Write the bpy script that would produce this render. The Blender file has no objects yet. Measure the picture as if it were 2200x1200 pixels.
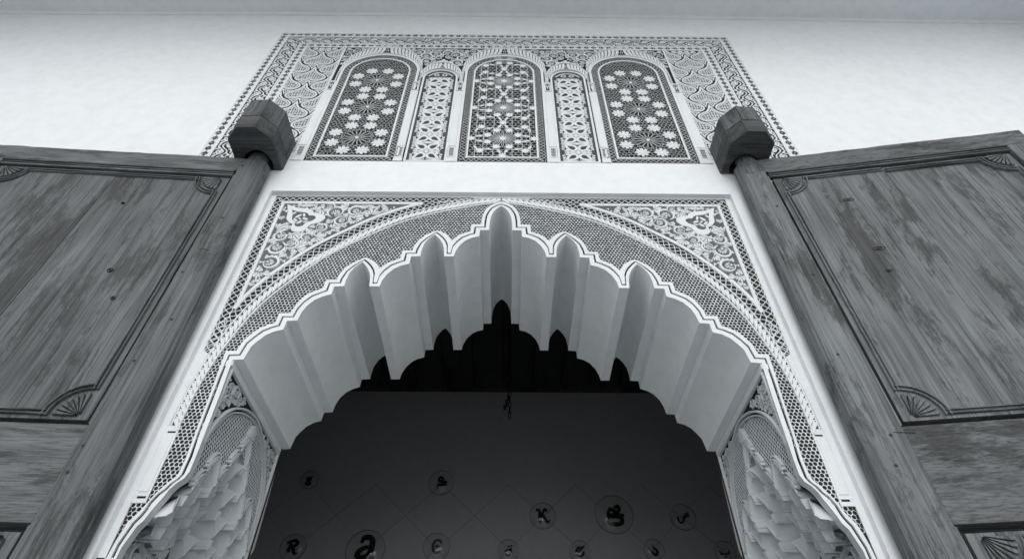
import bpy, math, random
import numpy as np
from mathutils import Vector, Matrix

PI = math.pi
S = bpy.context.scene
COL = S.collection
rng = random.Random(7)
ZC = 1.6            # eye height; heights below are measured from the eye and raised by ZC

# ------------------------------------------------------------------ camera
cd = bpy.data.cameras.new('camera')
cam = bpy.data.objects.new('camera', cd)
COL.objects.link(cam)
cd.sensor_width = 36.0
cd.lens = 36.0 * 1246.33 / 2200.0
cd.clip_start = 0.05
cd.clip_end = 500
pit, yaw, rol = 0.785665, -0.0086333, 0.00091499
fw = Vector((0, math.cos(pit), math.sin(pit)))
up = Vector((0, -math.sin(pit), math.cos(pit)))
rt = Vector((1, 0, 0))
Ry = Matrix.Rotation(yaw, 3, 'Z')
fw, up, rt = Ry @ fw, Ry @ up, Ry @ rt
r2 = math.cos(rol) * rt + math.sin(rol) * up
u2 = -math.sin(rol) * rt + math.cos(rol) * up
M = Matrix((r2, u2, -fw)).transposed().to_4x4()
M.translation = Vector((0.0428, -2.0, ZC))
cam.matrix_world = M
S.camera = cam

# ------------------------------------------------------------------ sky, sun, exposure
W = bpy.data.worlds.new('World')
S.world = W
W.use_nodes = True
nt = W.node_tree
nt.nodes.clear()
SUN_EL, SUN_AZ = math.radians(36), math.radians(180)
sky = nt.nodes.new('ShaderNodeTexSky')
sky.sky_type = 'NISHITA'
sky.sun_disc = False
sky.sun_elevation = SUN_EL
sky.sun_rotation = SUN_AZ
bw = nt.nodes.new('ShaderNodeHueSaturation')
bw.inputs['Saturation'].default_value = 0.06
bg = nt.nodes.new('ShaderNodeBackground')
bg.inputs['Strength'].default_value = 0.15
wo = nt.nodes.new('ShaderNodeOutputWorld')
nt.links.new(sky.outputs[0], bw.inputs['Color'])
nt.links.new(bw.outputs[0], bg.inputs['Color'])
nt.links.new(bg.outputs[0], wo.inputs['Surface'])
sl = bpy.data.lights.new('sun', 'SUN')
sl.energy = 0.5
sl.angle = math.radians(34)
sl.color = (1.0, 0.99, 0.97)
so = bpy.data.objects.new('sun', sl)
COL.objects.link(so)
sd = Vector((-0.10, -math.cos(SUN_EL), math.sin(SUN_EL)))      # towards the sun: high, behind the camera
so.rotation_euler = sd.to_track_quat('Z', 'Y').to_euler()
so.location = (0, -12, 14)
S.view_settings.view_transform = 'Standard'
S.view_settings.look = 'None'
S.view_settings.gamma = 1
S.view_settings.use_curve_mapping = False
S.view_settings.exposure = 0.40

# ------------------------------------------------------------------ materials
TINT = (0.974, 0.993, 1.004)
def col(v): return (v * TINT[0], v * TINT[1], v * TINT[2], 1)
def newmat(name, rough=0.8, spec=0.3):
    m = bpy.data.materials.new(name)
    m.use_nodes = True
    b = m.node_tree.nodes['Principled BSDF']
    b.inputs['Roughness'].default_value = rough
    b.inputs['Specular IOR Level'].default_value = spec
    return m, m.node_tree, b
def node(t, kind, **kw):
    n = t.nodes.new(kind)
    for k, v in kw.items():
        if hasattr(n, k): setattr(n, k, v)
        else: n.inputs[k].default_value = v
    return n
def coords(t, scale=(1, 1, 1), rand=False):
    tc = t.nodes.new('ShaderNodeTexCoord')
    mp = t.nodes.new('ShaderNodeMapping')
    mp.inputs['Scale'].default_value = scale
    t.links.new(tc.outputs['Object'], mp.inputs['Vector'])
    if rand:
        oi = t.nodes.new('ShaderNodeObjectInfo')
        ml = node(t, 'ShaderNodeMath', operation='MULTIPLY')
        ml.inputs[1].default_value = 37.0
        t.links.new(oi.outputs['Random'], ml.inputs[0])
        t.links.new(ml.outputs[0], mp.inputs['Location'])
    return mp.outputs['Vector']
def ramp(t, src, stops):
    r = t.nodes.new('ShaderNodeValToRGB')
    e = r.color_ramp.elements
    while len(e) < len(stops): e.new(0.5)
    for q, (p, c) in zip(e, stops):
        q.position = p
        q.color = c if isinstance(c, tuple) else col(c)
    t.links.new(src, r.inputs['Fac'])
    return r.outputs['Color']
def noise(t, vec, scale, detail=4, rough=0.55, dist=0.0):
    n = node(t, 'ShaderNodeTexNoise')
    n.inputs['Scale'].default_value = scale
    n.inputs['Detail'].default_value = detail
    n.inputs['Roughness'].default_value = rough
    n.inputs['Distortion'].default_value = dist
    t.links.new(vec, n.inputs['Vector'])
    return n.outputs['Fac']
def bump(t, b, src, strength, dist):
    bp = node(t, 'ShaderNodeBump')
    bp.inputs['Strength'].default_value = strength
    bp.inputs['Distance'].default_value = dist
    t.links.new(src, bp.inputs['Height'])
    t.links.new(bp.outputs[0], b.inputs['Normal'])
def mult(t, a, b_, fac=1.0):
    m = node(t, 'ShaderNodeMixRGB', blend_type='MULTIPLY')
    m.inputs[0].default_value = fac
    t.links.new(a, m.inputs[1]); t.links.new(b_, m.inputs[2])
    return m.outputs[0]

def plaster(name, lo, hi, bscale=60, bst=0.25, spots=False):
    m, t, b = newmat(name, 0.85, 0.2)
    v = coords(t)
    c = ramp(t, noise(t, v, 1.7, 6), [(0.3, lo), (0.7, hi)])
    c = mult(t, c, ramp(t, noise(t, v, 14, 5), [(0.25, 0.93), (0.6, 1.0)]))
    if spots:
        c = mult(t, c, ramp(t, noise(t, v, 55, 3), [(0.22, 0.55), (0.27, 1.0)]))
    t.links.new(c, b.inputs['Base Color'])
    bump(t, b, noise(t, v, bscale, 6, 0.6), bst, 0.004)
    return m
M_WALL = plaster('white_plaster', 0.805, 0.825, 14, 0.04)
M_STUCCO = plaster('carved_stucco', 0.70, 0.79, 90, 0.3)
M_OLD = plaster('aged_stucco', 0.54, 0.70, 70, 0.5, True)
M_SOFFIT = plaster('soffit_plaster', 0.79, 0.86, 40, 0.3)
M_DARK = plaster('shade_dark_ground', 0.018, 0.028, 90, 0.3)  # shade inside pierced holes and grooves, put in as a dark colour
M_GREY = plaster('shade_grey_ground', 0.10, 0.16, 90, 0.3)  # grey stands in for the shade in deep carved recesses
M_GREY2 = plaster('shade_mid_ground', 0.05, 0.10, 90, 0.3)  # recess shade behind the paired scrolls, put into the colour
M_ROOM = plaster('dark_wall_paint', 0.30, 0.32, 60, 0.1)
M_CEIL = plaster('ceiling_plaster', 0.82, 0.86, 40, 0.1)
M_FLOOR = plaster('stone_floor', 0.52, 0.58, 40, 0.2)

def wood(name, axis, lo, hi, dark=0.42):
    m, t, b = newmat(name, 0.62, 0.3)
    sc = [9.0, 9.0, 9.0]; sc[axis] = 0.55
    v = coords(t, tuple(sc), True)
    g1 = noise(t, v, 3.0, 10, 0.68, 0.3)
    c = ramp(t, g1, [(0.30, lo * 0.8), (0.5, (lo + hi) / 2), (0.70, hi)])
    sf = [150.0, 150.0, 150.0]; sf[axis] = 2.6
    g2 = noise(t, coords(t, tuple(sf), True), 1.0, 4, 0.62, 0.15)
    c = mult(t, c, ramp(t, g2, [(0.36, 0.50), (0.47, 0.88), (0.62, 1.12)]))
    ss = [7.0, 7.0, 7.0]; ss[axis] = 1.7
    st = noise(t, coords(t, tuple(ss), True), 1.0, 12, 0.78, 0.25)
    c = mult(t, c, ramp(t, st, [(0.42, dark), (0.452, 0.62), (0.485, 1.0)]))
    big = noise(t, coords(t, (1.1, 1.1, 1.1), True), 1.6, 4, 0.5)
    c = mult(t, c, ramp(t, big, [(0.35, 0.78), (0.65, 1.1)]))
    t.links.new(c, b.inputs['Base Color'])
    bump(t, b, g2, 0.5, 0.003)
    return m
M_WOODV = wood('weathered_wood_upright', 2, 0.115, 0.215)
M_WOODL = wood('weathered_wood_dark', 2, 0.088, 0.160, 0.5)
M_WOODH = wood('weathered_wood_level', 0, 0.09, 0.17)
M_BLOCK = wood('dark_wood_block', 2, 0.08, 0.165, 0.5)
M_BASE = wood('block_base_wood', 0, 0.05, 0.09, 0.6)
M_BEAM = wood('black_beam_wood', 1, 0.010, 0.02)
def flat(name, v, rough=0.5, metal=0.0):
    m, t, b = newmat(name, rough)
    b.inputs['Base Color'].default_value = col(v)
    b.inputs['Metallic'].default_value = metal
    return m
M_IRON = flat('black_iron', 0.012, 0.45, 0.6)
M_NAIL = flat('dark_nail', 0.02, 0.6)
M_INK = flat('black_letter', 0.004, 0.5)
M_INK2 = flat('grey_letter', 0.035, 0.5)
M_GAP = flat('dark_gap', 0.01, 0.9)
M_LINE = flat('thin_line_grey', 0.21, 0.8)
M_RIM = flat('dome_rim', 0.14, 0.3)
def glass():
    m = bpy.data.materials.new('dome_glass'); m.use_nodes = True
    t = m.node_tree; t.nodes.clear()
    o = t.nodes.new('ShaderNodeOutputMaterial'); mx = t.nodes.new('ShaderNodeMixShader')
    tr = t.nodes.new('ShaderNodeBsdfTransparent'); gl = t.nodes.new('ShaderNodeBsdfGlossy')
    tr.inputs[0].default_value = (0.95, 0.96, 0.96, 1)
    gl.inputs['Roughness'].default_value = 0.06
    fr = t.nodes.new('ShaderNodeFresnel'); fr.inputs[0].default_value = 1.5
    ge = t.nodes.new('ShaderNodeNewGeometry'); iv = node(t, 'ShaderNodeMath', operation='SUBTRACT'); iv.inputs[0].default_value = 1.0
    t.links.new(ge.outputs['Backfacing'], iv.inputs[1])
    ml = node(t, 'ShaderNodeMath', operation='MULTIPLY')
    t.links.new(fr.outputs[0], ml.inputs[0]); t.links.new(iv.outputs[0], ml.inputs[1])
    t.links.new(ml.outputs[0], mx.inputs[0]); t.links.new(tr.outputs[0], mx.inputs[1])
    t.links.new(gl.outputs[0], mx.inputs[2]); t.links.new(mx.outputs[0], o.inputs[0])
    return m
M_GLASS = glass()

# ------------------------------------------------------------------ mesh and object helpers
class MB:
    def __init__(s): s.v = []; s.f = []
    def add(s, pts, faces):
        o = len(s.v); s.v += [tuple(p) for p in pts]; s.f += [tuple(i + o for i in f) for f in faces]
WL = {}                                             # world position of every object placed without rotation
def link(o, parent, w):
    COL.objects.link(o)
    WL[o.name] = Vector(w)
    if parent is not None:
        o.parent = parent
        o.location = Vector(w) - WL[parent.name]
    else:
        o.location = w
def mesh_of(name, mb, m, w=(0, 0, 0), smooth=False):
    me = bpy.data.meshes.new(name)
    w = Vector(w)
    me.from_pydata([(p[0] - w.x, p[1] - w.y, p[2] - w.z) for p in mb.v], [], mb.f)
    me.materials.append(m)
    if smooth:
        me.polygons.foreach_set('use_smooth', [True] * len(me.polygons))
    me.update()
    return me
def obj(name, mb, m, parent=None, smooth=False, w=None, stuff=False, label=None):
    if w is None: w = WL[parent.name] if parent is not None else (0, 0, 0)
    o = bpy.data.objects.new(name, mesh_of(name, mb, m, w, smooth))
    link(o, parent, w)
    if stuff: o['kind'] = 'stuff'
    if label: o['label'] = label
    return o
def inst(name, me, parent, w, rot=None, scale=None):
    o = bpy.data.objects.new(name, me)
    link(o, parent, w)
    if rot is not None: o.rotation_euler = rot
    if scale is not None: o.scale = scale
    return o
def thing(name, label, cat, w, group=None):
    o = bpy.data.objects.new(name, None)
    o.empty_display_size = 0.1
    link(o, None, w)
    o['label'] = label; o['category'] = cat
    if group: o['group'] = group
    return o
def structure(name, mb, m, smooth=False):
    o = obj(name, mb, m, None, smooth)
    o['kind'] = 'structure'
    return o
# 2D -> 3D maps: (across, up, out towards the viewer)
def fac(y0, s=1.0):
    return lambda u, v, n: (u * s, y0 - n, v * s + ZC)
def jmb(side, x0):
    return lambda u, v, n: (side * (x0 - n), u, v + ZC)
def prism(mb, poly, n0, n1, mp, ins=0.0, scale_c=None):
    k = len(poly)
    cx = sum(p[0] for p in poly) / k; cy = sum(p[1] for p in poly) / k
    top = poly
    if ins:
        top = []
        for p in poly:
            d = math.hypot(p[0] - cx, p[1] - cy) or 1
            f = max(0.2, 1 - ins / d)
            top.append((cx + (p[0] - cx) * f, cy + (p[1] - cy) * f))
    pts = [mp(p[0], p[1], n1) for p in top] + [mp(p[0], p[1], n0) for p in poly]
    mb.add(pts, [tuple(range(k))] + [(i, (i + 1) % k, k + (i + 1) % k, k + i) for i in range(k)])
def box(mb, u0, u1, v0, v1, n0, n1, mp):
    prism(mb, [(u0, v0), (u1, v0), (u1, v1), (u0, v1)], n0, n1, mp)
def solid(mb, x0, x1, y0, y1, z0, z1):
    p = [(x, y, z) for z in (z0, z1) for y in (y0, y1) for x in (x0, x1)]
    mb.add(p, [(0, 1, 3, 2), (4, 5, 7, 6), (0, 1, 5, 4), (2, 3, 7, 6), (0, 2, 6, 4), (1, 3, 7, 5)])
def normals(pts, closed):
    n = len(pts); out = []
    for i in range(n):
        a = pts[(i - 1) % n] if (closed or i > 0) else pts[i]
        b = pts[(i + 1) % n] if (closed or i < n - 1) else pts[i]
        p = pts[i]
        d1 = (p[0] - a[0], p[1] - a[1]); d2 = (b[0] - p[0], b[1] - p[1])
        l1 = math.hypot(*d1) or 1e-9; l2 = math.hypot(*d2) or 1e-9
        if a is p: d1, l1 = d2, l2
        if b is p: d2, l2 = d1, l1
        n1 = (-d1[1] / l1, d1[0] / l1); n2 = (-d2[1] / l2, d2[0] / l2)
        m = (n1[0] + n2[0], n1[1] + n2[1]); ml = math.hypot(*m)
        if ml < 0.3: out.append(n1); continue
        m = (m[0] / ml, m[1] / ml)
        c = max(0.5, m[0] * n1[0] + m[1] * n1[1])
        out.append((m[0] / c, m[1] / c))
    return out
def ribbon(mb, pts, w, n0, n1, mp, closed=False, bev=0.2):
    k = len(pts)
    if k < 2: return
    ws = w if isinstance(w, (list, tuple)) else [w] * k
    ns = normals(pts, closed)
    V = []
    for p, nn, ww in zip(pts, ns, ws):
        h = ww / 2; t = h * (1 - bev)
        for off, hh in ((-h, n0), (-t, n1), (t, n1), (h, n0)):
            V.append(mp(p[0] + nn[0] * off, p[1] + nn[1] * off, hh))
    F = []
    for i in range(k if closed else k - 1):
        a = 4 * i; b = 4 * ((i + 1) % k)
        for q in range(3): F.append((a + q, b + q, b + q + 1, a + q + 1))
    if not closed:
        F.append((0, 1, 2, 3)); e = 4 * (k - 1); F.append((e + 3, e + 2, e + 1, e))
    mb.add(V, F)
def resample(pts, step, closed=False):
    P = list(pts) + ([pts[0]] if closed else [])
    L = [0]
    for a, b in zip(P, P[1:]): L.append(L[-1] + math.hypot(b[0] - a[0], b[1] - a[1]))
    n = max(2, int(round(L[-1] / step)))
    out = []; j = 0
    for i in range(n + (0 if closed else 1)):
        s = L[-1] * i / n
        while j < len(P) - 2 and L[j + 1] < s: j += 1
        f = (s - L[j]) / ((L[j + 1] - L[j]) or 1)
        out.append((P[j][0] + (P[j + 1][0] - P[j][0]) * f, P[j][1] + (P[j + 1][1] - P[j][1]) * f))
    return out, L[-1]
def smooth_line(pts, n=8):
    out = []
    P = [pts[0]] + list(pts) + [pts[-1]]
    for i in range(1, len(P) - 2):
        p0, p1, p2, p3 = P[i - 1], P[i], P[i + 1], P[i + 2]
        for j in range(n):
            t = j / n
            out.append(tuple(0.5 * (2 * b + (c - a) * t + (2 * a - 5 * b + 4 * c - d) * t * t + (3 * b - a - 3 * c + d) * t ** 3)
                             for a, b, c, d in zip(p0, p1, p2, p3)))
    out.append(tuple(pts[-1]))
    return out
def band_net(mb, path, width, period, n0, n1, mp, w=0.0045, closed=False, strands=4):
    pts, L = resample(path, period / 10, closed)
    cnt = max(1, round(L / period)); ns = normals(pts, closed)
    for k in range(strands):
        q = []
        for i, (p, nn) in enumerate(zip(pts, ns)):
            a = (width / 2 - w * 0.4) * math.sin(2 * PI * cnt * i / (len(pts) - (0 if closed else 1)) + k * 2 * PI / strands)
            q.append((p[0] + nn[0] * a, p[1] + nn[1] * a))
        ribbon(mb, q, w, n0, n1 - 0.0012 * (k % 2), mp, closed, 0.3)
def inside(poly, x, y):
    c = False; n = len(poly); j = n - 1
    for i in range(n):
        xi, yi = poly[i]; xj, yj = poly[j]
        if (yi > y) != (yj > y) and x < (xj - xi) * (y - yi) / (yj - yi) + xi: c = not c
        j = i
    return c
def sdist(poly, x, y):                                # positive inside
    d = 1e9; n = len(poly)
    for i in range(n):
        ax, ay = poly[i]; bx, by = poly[(i + 1) % n]
        dx, dy = bx - ax, by - ay
        t = max(0, min(1, ((x - ax) * dx + (y - ay) * dy) / (dx * dx + dy * dy + 1e-12)))
        d = min(d, math.hypot(x - ax - t * dx, y - ay - t * dy))
    return d if inside(poly, x, y) else -d
def np_sdist(poly, X, Y):
    d = np.full(X.shape, 1e9); c = np.zeros(X.shape, bool); n = len(poly)
    for i in range(n):
        ax, ay = poly[i]; bx, by = poly[(i + 1) % n]
        dx, dy = bx - ax, by - ay
        t = np.clip(((X - ax) * dx + (Y - ay) * dy) / (dx * dx + dy * dy + 1e-12), 0, 1)
        d = np.minimum(d, np.hypot(X - ax - t * dx, Y - ay - t * dy))
        if abs(dy) > 1e-12:
            c ^= ((ay > Y) != (by > Y)) & (X < dx * (Y - ay) / dy + ax)
    return np.where(c, d, -d)
def relief(mb, fn, u0, u1, v0, v1, res, n0, n1, mp):
    """marching squares: raises every place where fn > 0 as a flat-topped, straight-sided relief"""
    nu = max(2, int(round((u1 - u0) / res))); nv = max(2, int(round((v1 - v0) / res)))
    us = np.linspace(u0, u1, nu + 1); vs = np.linspace(v0, v1, nv + 1)
    X, Y = np.meshgrid(us, vs)
    F = np.asarray(fn(X, Y), float)
    pos = F > 0
    cnt = pos[:-1, :-1].astype(int) + pos[:-1, 1:] + pos[1:, 1:] + pos[1:, :-1]
    for j in range(nv):
        run = None
        row = cnt[j]
        y0, y1 = vs[j], vs[j + 1]
        for i in range(nu + 1):
            c = row[i] if i < nu else 0
            if c == 4:
                if run is None: run = i
                continue
            if run is not None:
                mb.add([mp(us[run], y0, n1), mp(us[i], y0, n1), mp(us[i], y1, n1), mp(us[run], y1, n1)], [(0, 1, 2, 3)])
                run = None
            if c == 0 or i == nu: continue
            C = ((us[i], y0, F[j, i]), (us[i + 1], y0, F[j, i + 1]), (us[i + 1], y1, F[j + 1, i + 1]), (us[i], y1, F[j + 1, i]))
            poly = []; cut = []
            for a, b in zip(C, C[1:] + C[:1]):
                if a[2] > 0: poly.append((a[0], a[1]))
                if (a[2] > 0) != (b[2] > 0):
                    t = a[2] / (a[2] - b[2])
                    q = (a[0] + (b[0] - a[0]) * t, a[1] + (b[1] - a[1]) * t)
                    cut.append(q); poly.append(q)
            if len(poly) >= 3: mb.add([mp(p[0], p[1], n1) for p in poly], [tuple(range(len(poly)))])
            for q in range(0, len(cut) - 1, 2):
                a, b = cut[q], cut[q + 1]
                mb.add([mp(a[0], a[1], n1), mp(b[0], b[1], n1), mp(b[0], b[1], n0), mp(a[0], a[1], n0)], [(0, 1, 2, 3)])
def honeycomb(mb, test, bb, pitch, bar, n0, n1, mp, jit=0.0, taper=0.82):
    R = pitch / math.sqrt(3)
    r_ = random.Random(3)
    row = 0; y = bb[2]
    while y < bb[3]:
        x = bb[0] + (pitch / 2 if row % 2 else 0)
        while x < bb[1]:
            if test(x, y):
                cx = x + r_.uniform(-jit, jit); cy = y + r_.uniform(-jit, jit)
                f = 1 - bar / pitch + r_.uniform(-0.04, 0.04)
                V = []
                for k in range(6):
                    a = PI / 6 + k * PI / 3; V.append(mp(x + R * math.cos(a), y + R * math.sin(a), n1 - 0.001))
                for q, hh in ((f, n1), (f * taper, n0)):
                    for k in range(6):
                        a = PI / 6 + k * PI / 3; V.append(mp(cx + R * q * math.cos(a), cy + R * q * math.sin(a), hh))
                mb.add(V, [(k, (k + 1) % 6, 6 + (k + 1) % 6, 6 + k) for k in range(6)] +
                       [(6 + k, 6 + (k + 1) % 6, 12 + (k + 1) % 6, 12 + k) for k in range(6)])
            x += pitch
        y += pitch * math.sqrt(3) / 2; row += 1
def circ(cx, cy, r, n=16, a0=0.0): return [(cx + r * math.cos(a0 + 2 * PI * k / n), cy + r * math.sin(a0 + 2 * PI * k / n)) for k in range(n)]

# ---- carved motifs, each a small closed relief around (cx, cy) with radius r
def m_spiral(mb, cx, cy, r, a, hand, n0, n1, mp):
    pts = []; ws = []
    for i in range(24):                                # thick hook that curls round a ridged shell
        t = i / 23; ang = a + hand * t * 1.9 * PI; q = r * (1.18 - .34 * t)
        pts.append((cx + q * math.cos(ang), cy + q * math.sin(ang))); ws.append(r * (.10 + .26 * math.sin(PI * min(1, t * 1.25)) ** .6 + .04))
    ribbon(mb, pts, ws, n0, n1, mp, False, 0.3)
    e = a + hand * 1.9 * PI; ox, oy = cx + r * .42 * math.cos(e), cy + r * .42 * math.sin(e)
    for k in range(8):                                 # ridges of the shell
        b = e + PI + (k - 3.5) * .43; q = r * (.98 - .10 * abs(k - 3.5)); hw = .155
        prism(mb, [(ox + .22 * r * math.cos(b), oy + .22 * r * math.sin(b)), (ox + q * .85 * math.cos(b - hw), oy + q * .85 * math.sin(b - hw)), (ox + q * math.cos(b), oy + q * math.sin(b)), (ox + q * .85 * math.cos(b + hw), oy + q * .85 * math.sin(b + hw))], n0, n1 - .0015 - .001 * (k % 2), mp, r * .03)
    prism(mb, circ(ox, oy, r * .20, 8), n0, n1, mp, r * 0.04)
    for k in range(4):                                 # leaf lobes off the back of the hook
        b = a + hand * (0.7 + k * 0.42)
        leaf(mb, cx + r * 1.36 * math.cos(b), cy + r * 1.36 * math.sin(b), r * 0.50, r * 0.24, b + hand * 0.9, n0, n1 - 0.003, mp)
def leaf(mb, cx, cy, L, w, a, n0, n1, mp):
    P = [(-0.5, 0), (-0.25, 0.38), (0.1, 0.5), (0.38, 0.28), (0.5, 0), (0.38, -0.28), (0.1, -0.5), (-0.25, -0.38)]
    c, s = math.cos(a), math.sin(a)
    prism(mb, [(cx + L * x * c - w * y * s, cy + L * x * s + w * y * c) for x, y in P], n0, n1, mp, min(L, w) * 0.10)
def m_fan(mb, cx, cy, r, a, n0, n1, mp, k=7, spread=2.5):
    bx, by = cx - r * 0.75 * math.cos(a), cy - r * 0.75 * math.sin(a)
    for i in range(k):
        t = (i + 0.5) / k - 0.5
        b = a + t * spread; q = r * (1.65 - 1.1 * abs(t)); hw = spread / k * 0.42
        P = [(bx + 0.12 * q * math.cos(b), by + 0.12 * q * math.sin(b))]
        for da, rr in ((-hw, 0.8), (-hw * 0.7, 0.95), (0, 1.0), (hw * 0.7, 0.95), (hw, 0.8)):
            P.append((bx + q * rr * math.cos(b + da), by + q * rr * math.sin(b + da)))
        prism(mb, P, n0, n1 - 0.0015 * (i % 2), mp, r * 0.03)
def m_facet(mb, cx, cy, r, a, n0, n1, mp):
    P = [(cx + r * math.cos(a + q), cy + r * math.sin(a + q)) for q in (0, 2.3, -2.3)]
    apex = mp(cx, cy, n1)
    mb.add([mp(p[0], p[1], n0 + 0.004) for p in P] + [apex], [(0, 1, 3), (1, 2, 3), (2, 0, 3)])
def pack(poly, rads, tries, seed, blocked=None):
    r_ = random.Random(seed)
    x0 = min(p[0] for p in poly); x1 = max(p[0] for p in poly); y0 = min(p[1] for p in poly); y1 = max(p[1] for p in poly)
    out = []
    for rad in rads:
        for _ in range(tries):
            x = r_.uniform(x0, x1); y = r_.uniform(y0, y1)
            if any(math.hypot(x - c[0], y - c[1]) < (rad + c[2]) * 0.80 for c in out): continue
            if blocked and blocked(x, y, rad): continue
            if sdist(poly, x, y) < rad * 0.85: continue
            out.append((x, y, rad))
    return out
def arabesque(poly, rads, tries, seed, n0, n1, mp, mat, parent, mirror=False, blocked=None, spiral_min=0.026, fan_min=0.014):
    """fills a field with scrolls, fan leaves and facets, every one an object of its own"""
    mm = (lambda u, v, n: mp(-u, v, n)) if mirror else mp
    r_ = random.Random(seed + 5)
    for i, (x, y, r) in enumerate(pack(poly, rads, tries, seed, blocked)):
        mb = MB(); a = r_.uniform(0, 2 * PI)
        if r >= spiral_min: m_spiral(mb, x, y, r * 0.80, a, r_.choice((-1, 1)), n0, n1, mm); nm = 'scroll'
        elif r >= fan_min: m_fan(mb, x, y, r * 1.30, a, n0, n1, mm, 6 if r > 0.018 else 5); nm = 'fan_leaf'
        else: m_facet(mb, x, y, r * 1.6, a, n0, n1, mm); nm = 'facet'
        obj(nm, mb, mat, parent)

# ------------------------------------------------------------------ opening outline (right half, from the tip down)
def unit(ox, oz):
    O = [(0, 0), (.037, -.011), (.069, -.033), (.097, -.071), (.115, -.116), (.122, -.156)]
    G = [(.026, .024), (.052, .014), (.088, -.009), (.115, -.044), (.134, -.082), (.140, -.134)]
    T = [(.048, .039), (.077, .026), (.106, .009), (.127, -.015), (.139, -.034), (.139, -.034)]
    return [tuple((ox + p[0], oz + p[1]) for p in tr) for tr in zip(O, G, T)]
def lobe(ox, oz):                                      # from the cusp to the next riser, relative to the cove start (.113, 2.316)
    A = [((.284, 2.16), (.269, 2.182), (.252, 2.282)), ((.290, 2.225), (.273, 2.245), (.262, 2.298)), ((.299, 2.256), (.283, 2.275), (.275, 2.318)),
         ((.313, 2.285), (.298, 2.301), (.290, 2.334)), ((.330, 2.309), (.318, 2.325), (.313, 2.350)), ((.346, 2.328), (.338, 2.345), (.338, 2.361)),
         ((.362, 2.313), (.362, 2.325), (.362, 2.347)), ((.380, 2.287), (.388, 2.297), (.394, 2.322)), ((.396, 2.25), (.414, 2.258), (.425, 2.285)),
         ((.403, 2.20), (.427, 2.209), (.446, 2.232)), ((.404, 2.16), (.428, 2.182), (.449, 2.202)),
         ((.451, 2.157), (.478, 2.180), (.499, 2.200)), ((.453, 2.106), (.480, 2.130), (.503, 2.145))]
    return [tuple((ox + p[0] - .113, oz + p[1] - 2.316) for p in tr) for tr in A]
ST = [((0, 2.576), (0, 2.592), (0, 2.608)), ((.018, 2.560), (.029, 2.577), (.036, 2.597)), ((.034, 2.537), (.053, 2.556), (.064, 2.576)),
      ((.047, 2.507), (.069, 2.524), (.084, 2.546)), ((.056, 2.472), (.080, 2.488), (.098, 2.502)), ((.061, 2.42), (.085, 2.433), (.105, 2.455)),
      ((.062, 2.368), (.085, 2.391), (.106, 2.415)), ((.110, 2.367), (.1365, 2.391), (.158, 2.413))]
ST += unit(.113, 2.316) + lobe(.113, 2.316)
ST[-1] = ((.453, 2.103), (.480, 2.127), (.503, 2.142))
ST += unit(.454, 2.101)[1:] + lobe(.454, 2.101)
ST += unit(.794, 1.887)[1:]
ST[-1] = ((.912, 1.726), (.937, 1.748), (.955, 1.770)); ST[-2] = ((.905, 1.775), (.928, 1.800), (.945, 1.818))
ST += [((.957, 1.723), (.983, 1.747), (1.005, 1.769))] + unit(.960, 1.672)
ST[-1] = ((1.083, 1.506), (1.107, 1.530), (1.128, 1.552)); ST[-2] = ((1.072, 1.575), (1.097, 1.592), (1.116, 1.610))
NLEDGE = len(ST)
ST += [((1.127, 1.503), (1.151, 1.527), (1.173, 1.549))]
NARCH = len(ST)                                        # below this the opening's side is the niche jamb
ST += [((1.124, 1.42), (1.149, 1.43), (1.167, 1.43)), ((1.120, 1.344), (1.146, 1.347), (1.161, 1.346)), ((1.117, 1.24), (1.142, 1.24), (1.156, 1.235)),
       ((1.114, 1.134), (1.139, 1.149), (1.151, 1.134)), ((1.112, 1.06), (1.131, 1.055), (1.147, 1.05)), ((1.112, .998), (1.133, .985), (1.150, .990)),
       ((1.122, .972), (1.143, .968), (1.157, .975)), ((1.142, .954), (1.160, .950), (1.173, .957)), ((1.157, .931), (1.172, .928), (1.186, .938)),
       ((1.166, .905), (1.187, .914), (1.199, .918)), ((1.177, .880), (1.202, .884), (1.213, .886)), ((1.190, .848), (1.209, .852), (1.224, .858)),
       ((1.198, .822), (1.215, .836), (1.234, .842)), ((1.213, .800), (1.229, .812), (1.248, .818)), ((1.224, .760), (1.238, .774), (1.256, .786)),
       ((1.232, .73), (1.246, .74), (1.262, .75)), ((1.234, .66), (1.248, .66), (1.268, .66)), ((1.234, -1.6), (1.248, -1.6), (1.268, -1.6))]
OPEN = [s[0] for s in ST]; GROOVE = [s[1] for s in ST]; TRIM = [s[2] for s in ST]
def both(h): return [(-x, z) for x, z in reversed(h) if x > 1e-6] + list(h)

TH = 0.757                                             # wall thickness
WY = -0.026                                            # face of the plain wall; the arch panel is set back to y = 0
K = 0.987                                              # wall coordinates measured at y = 0, brought to the wall face

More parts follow.
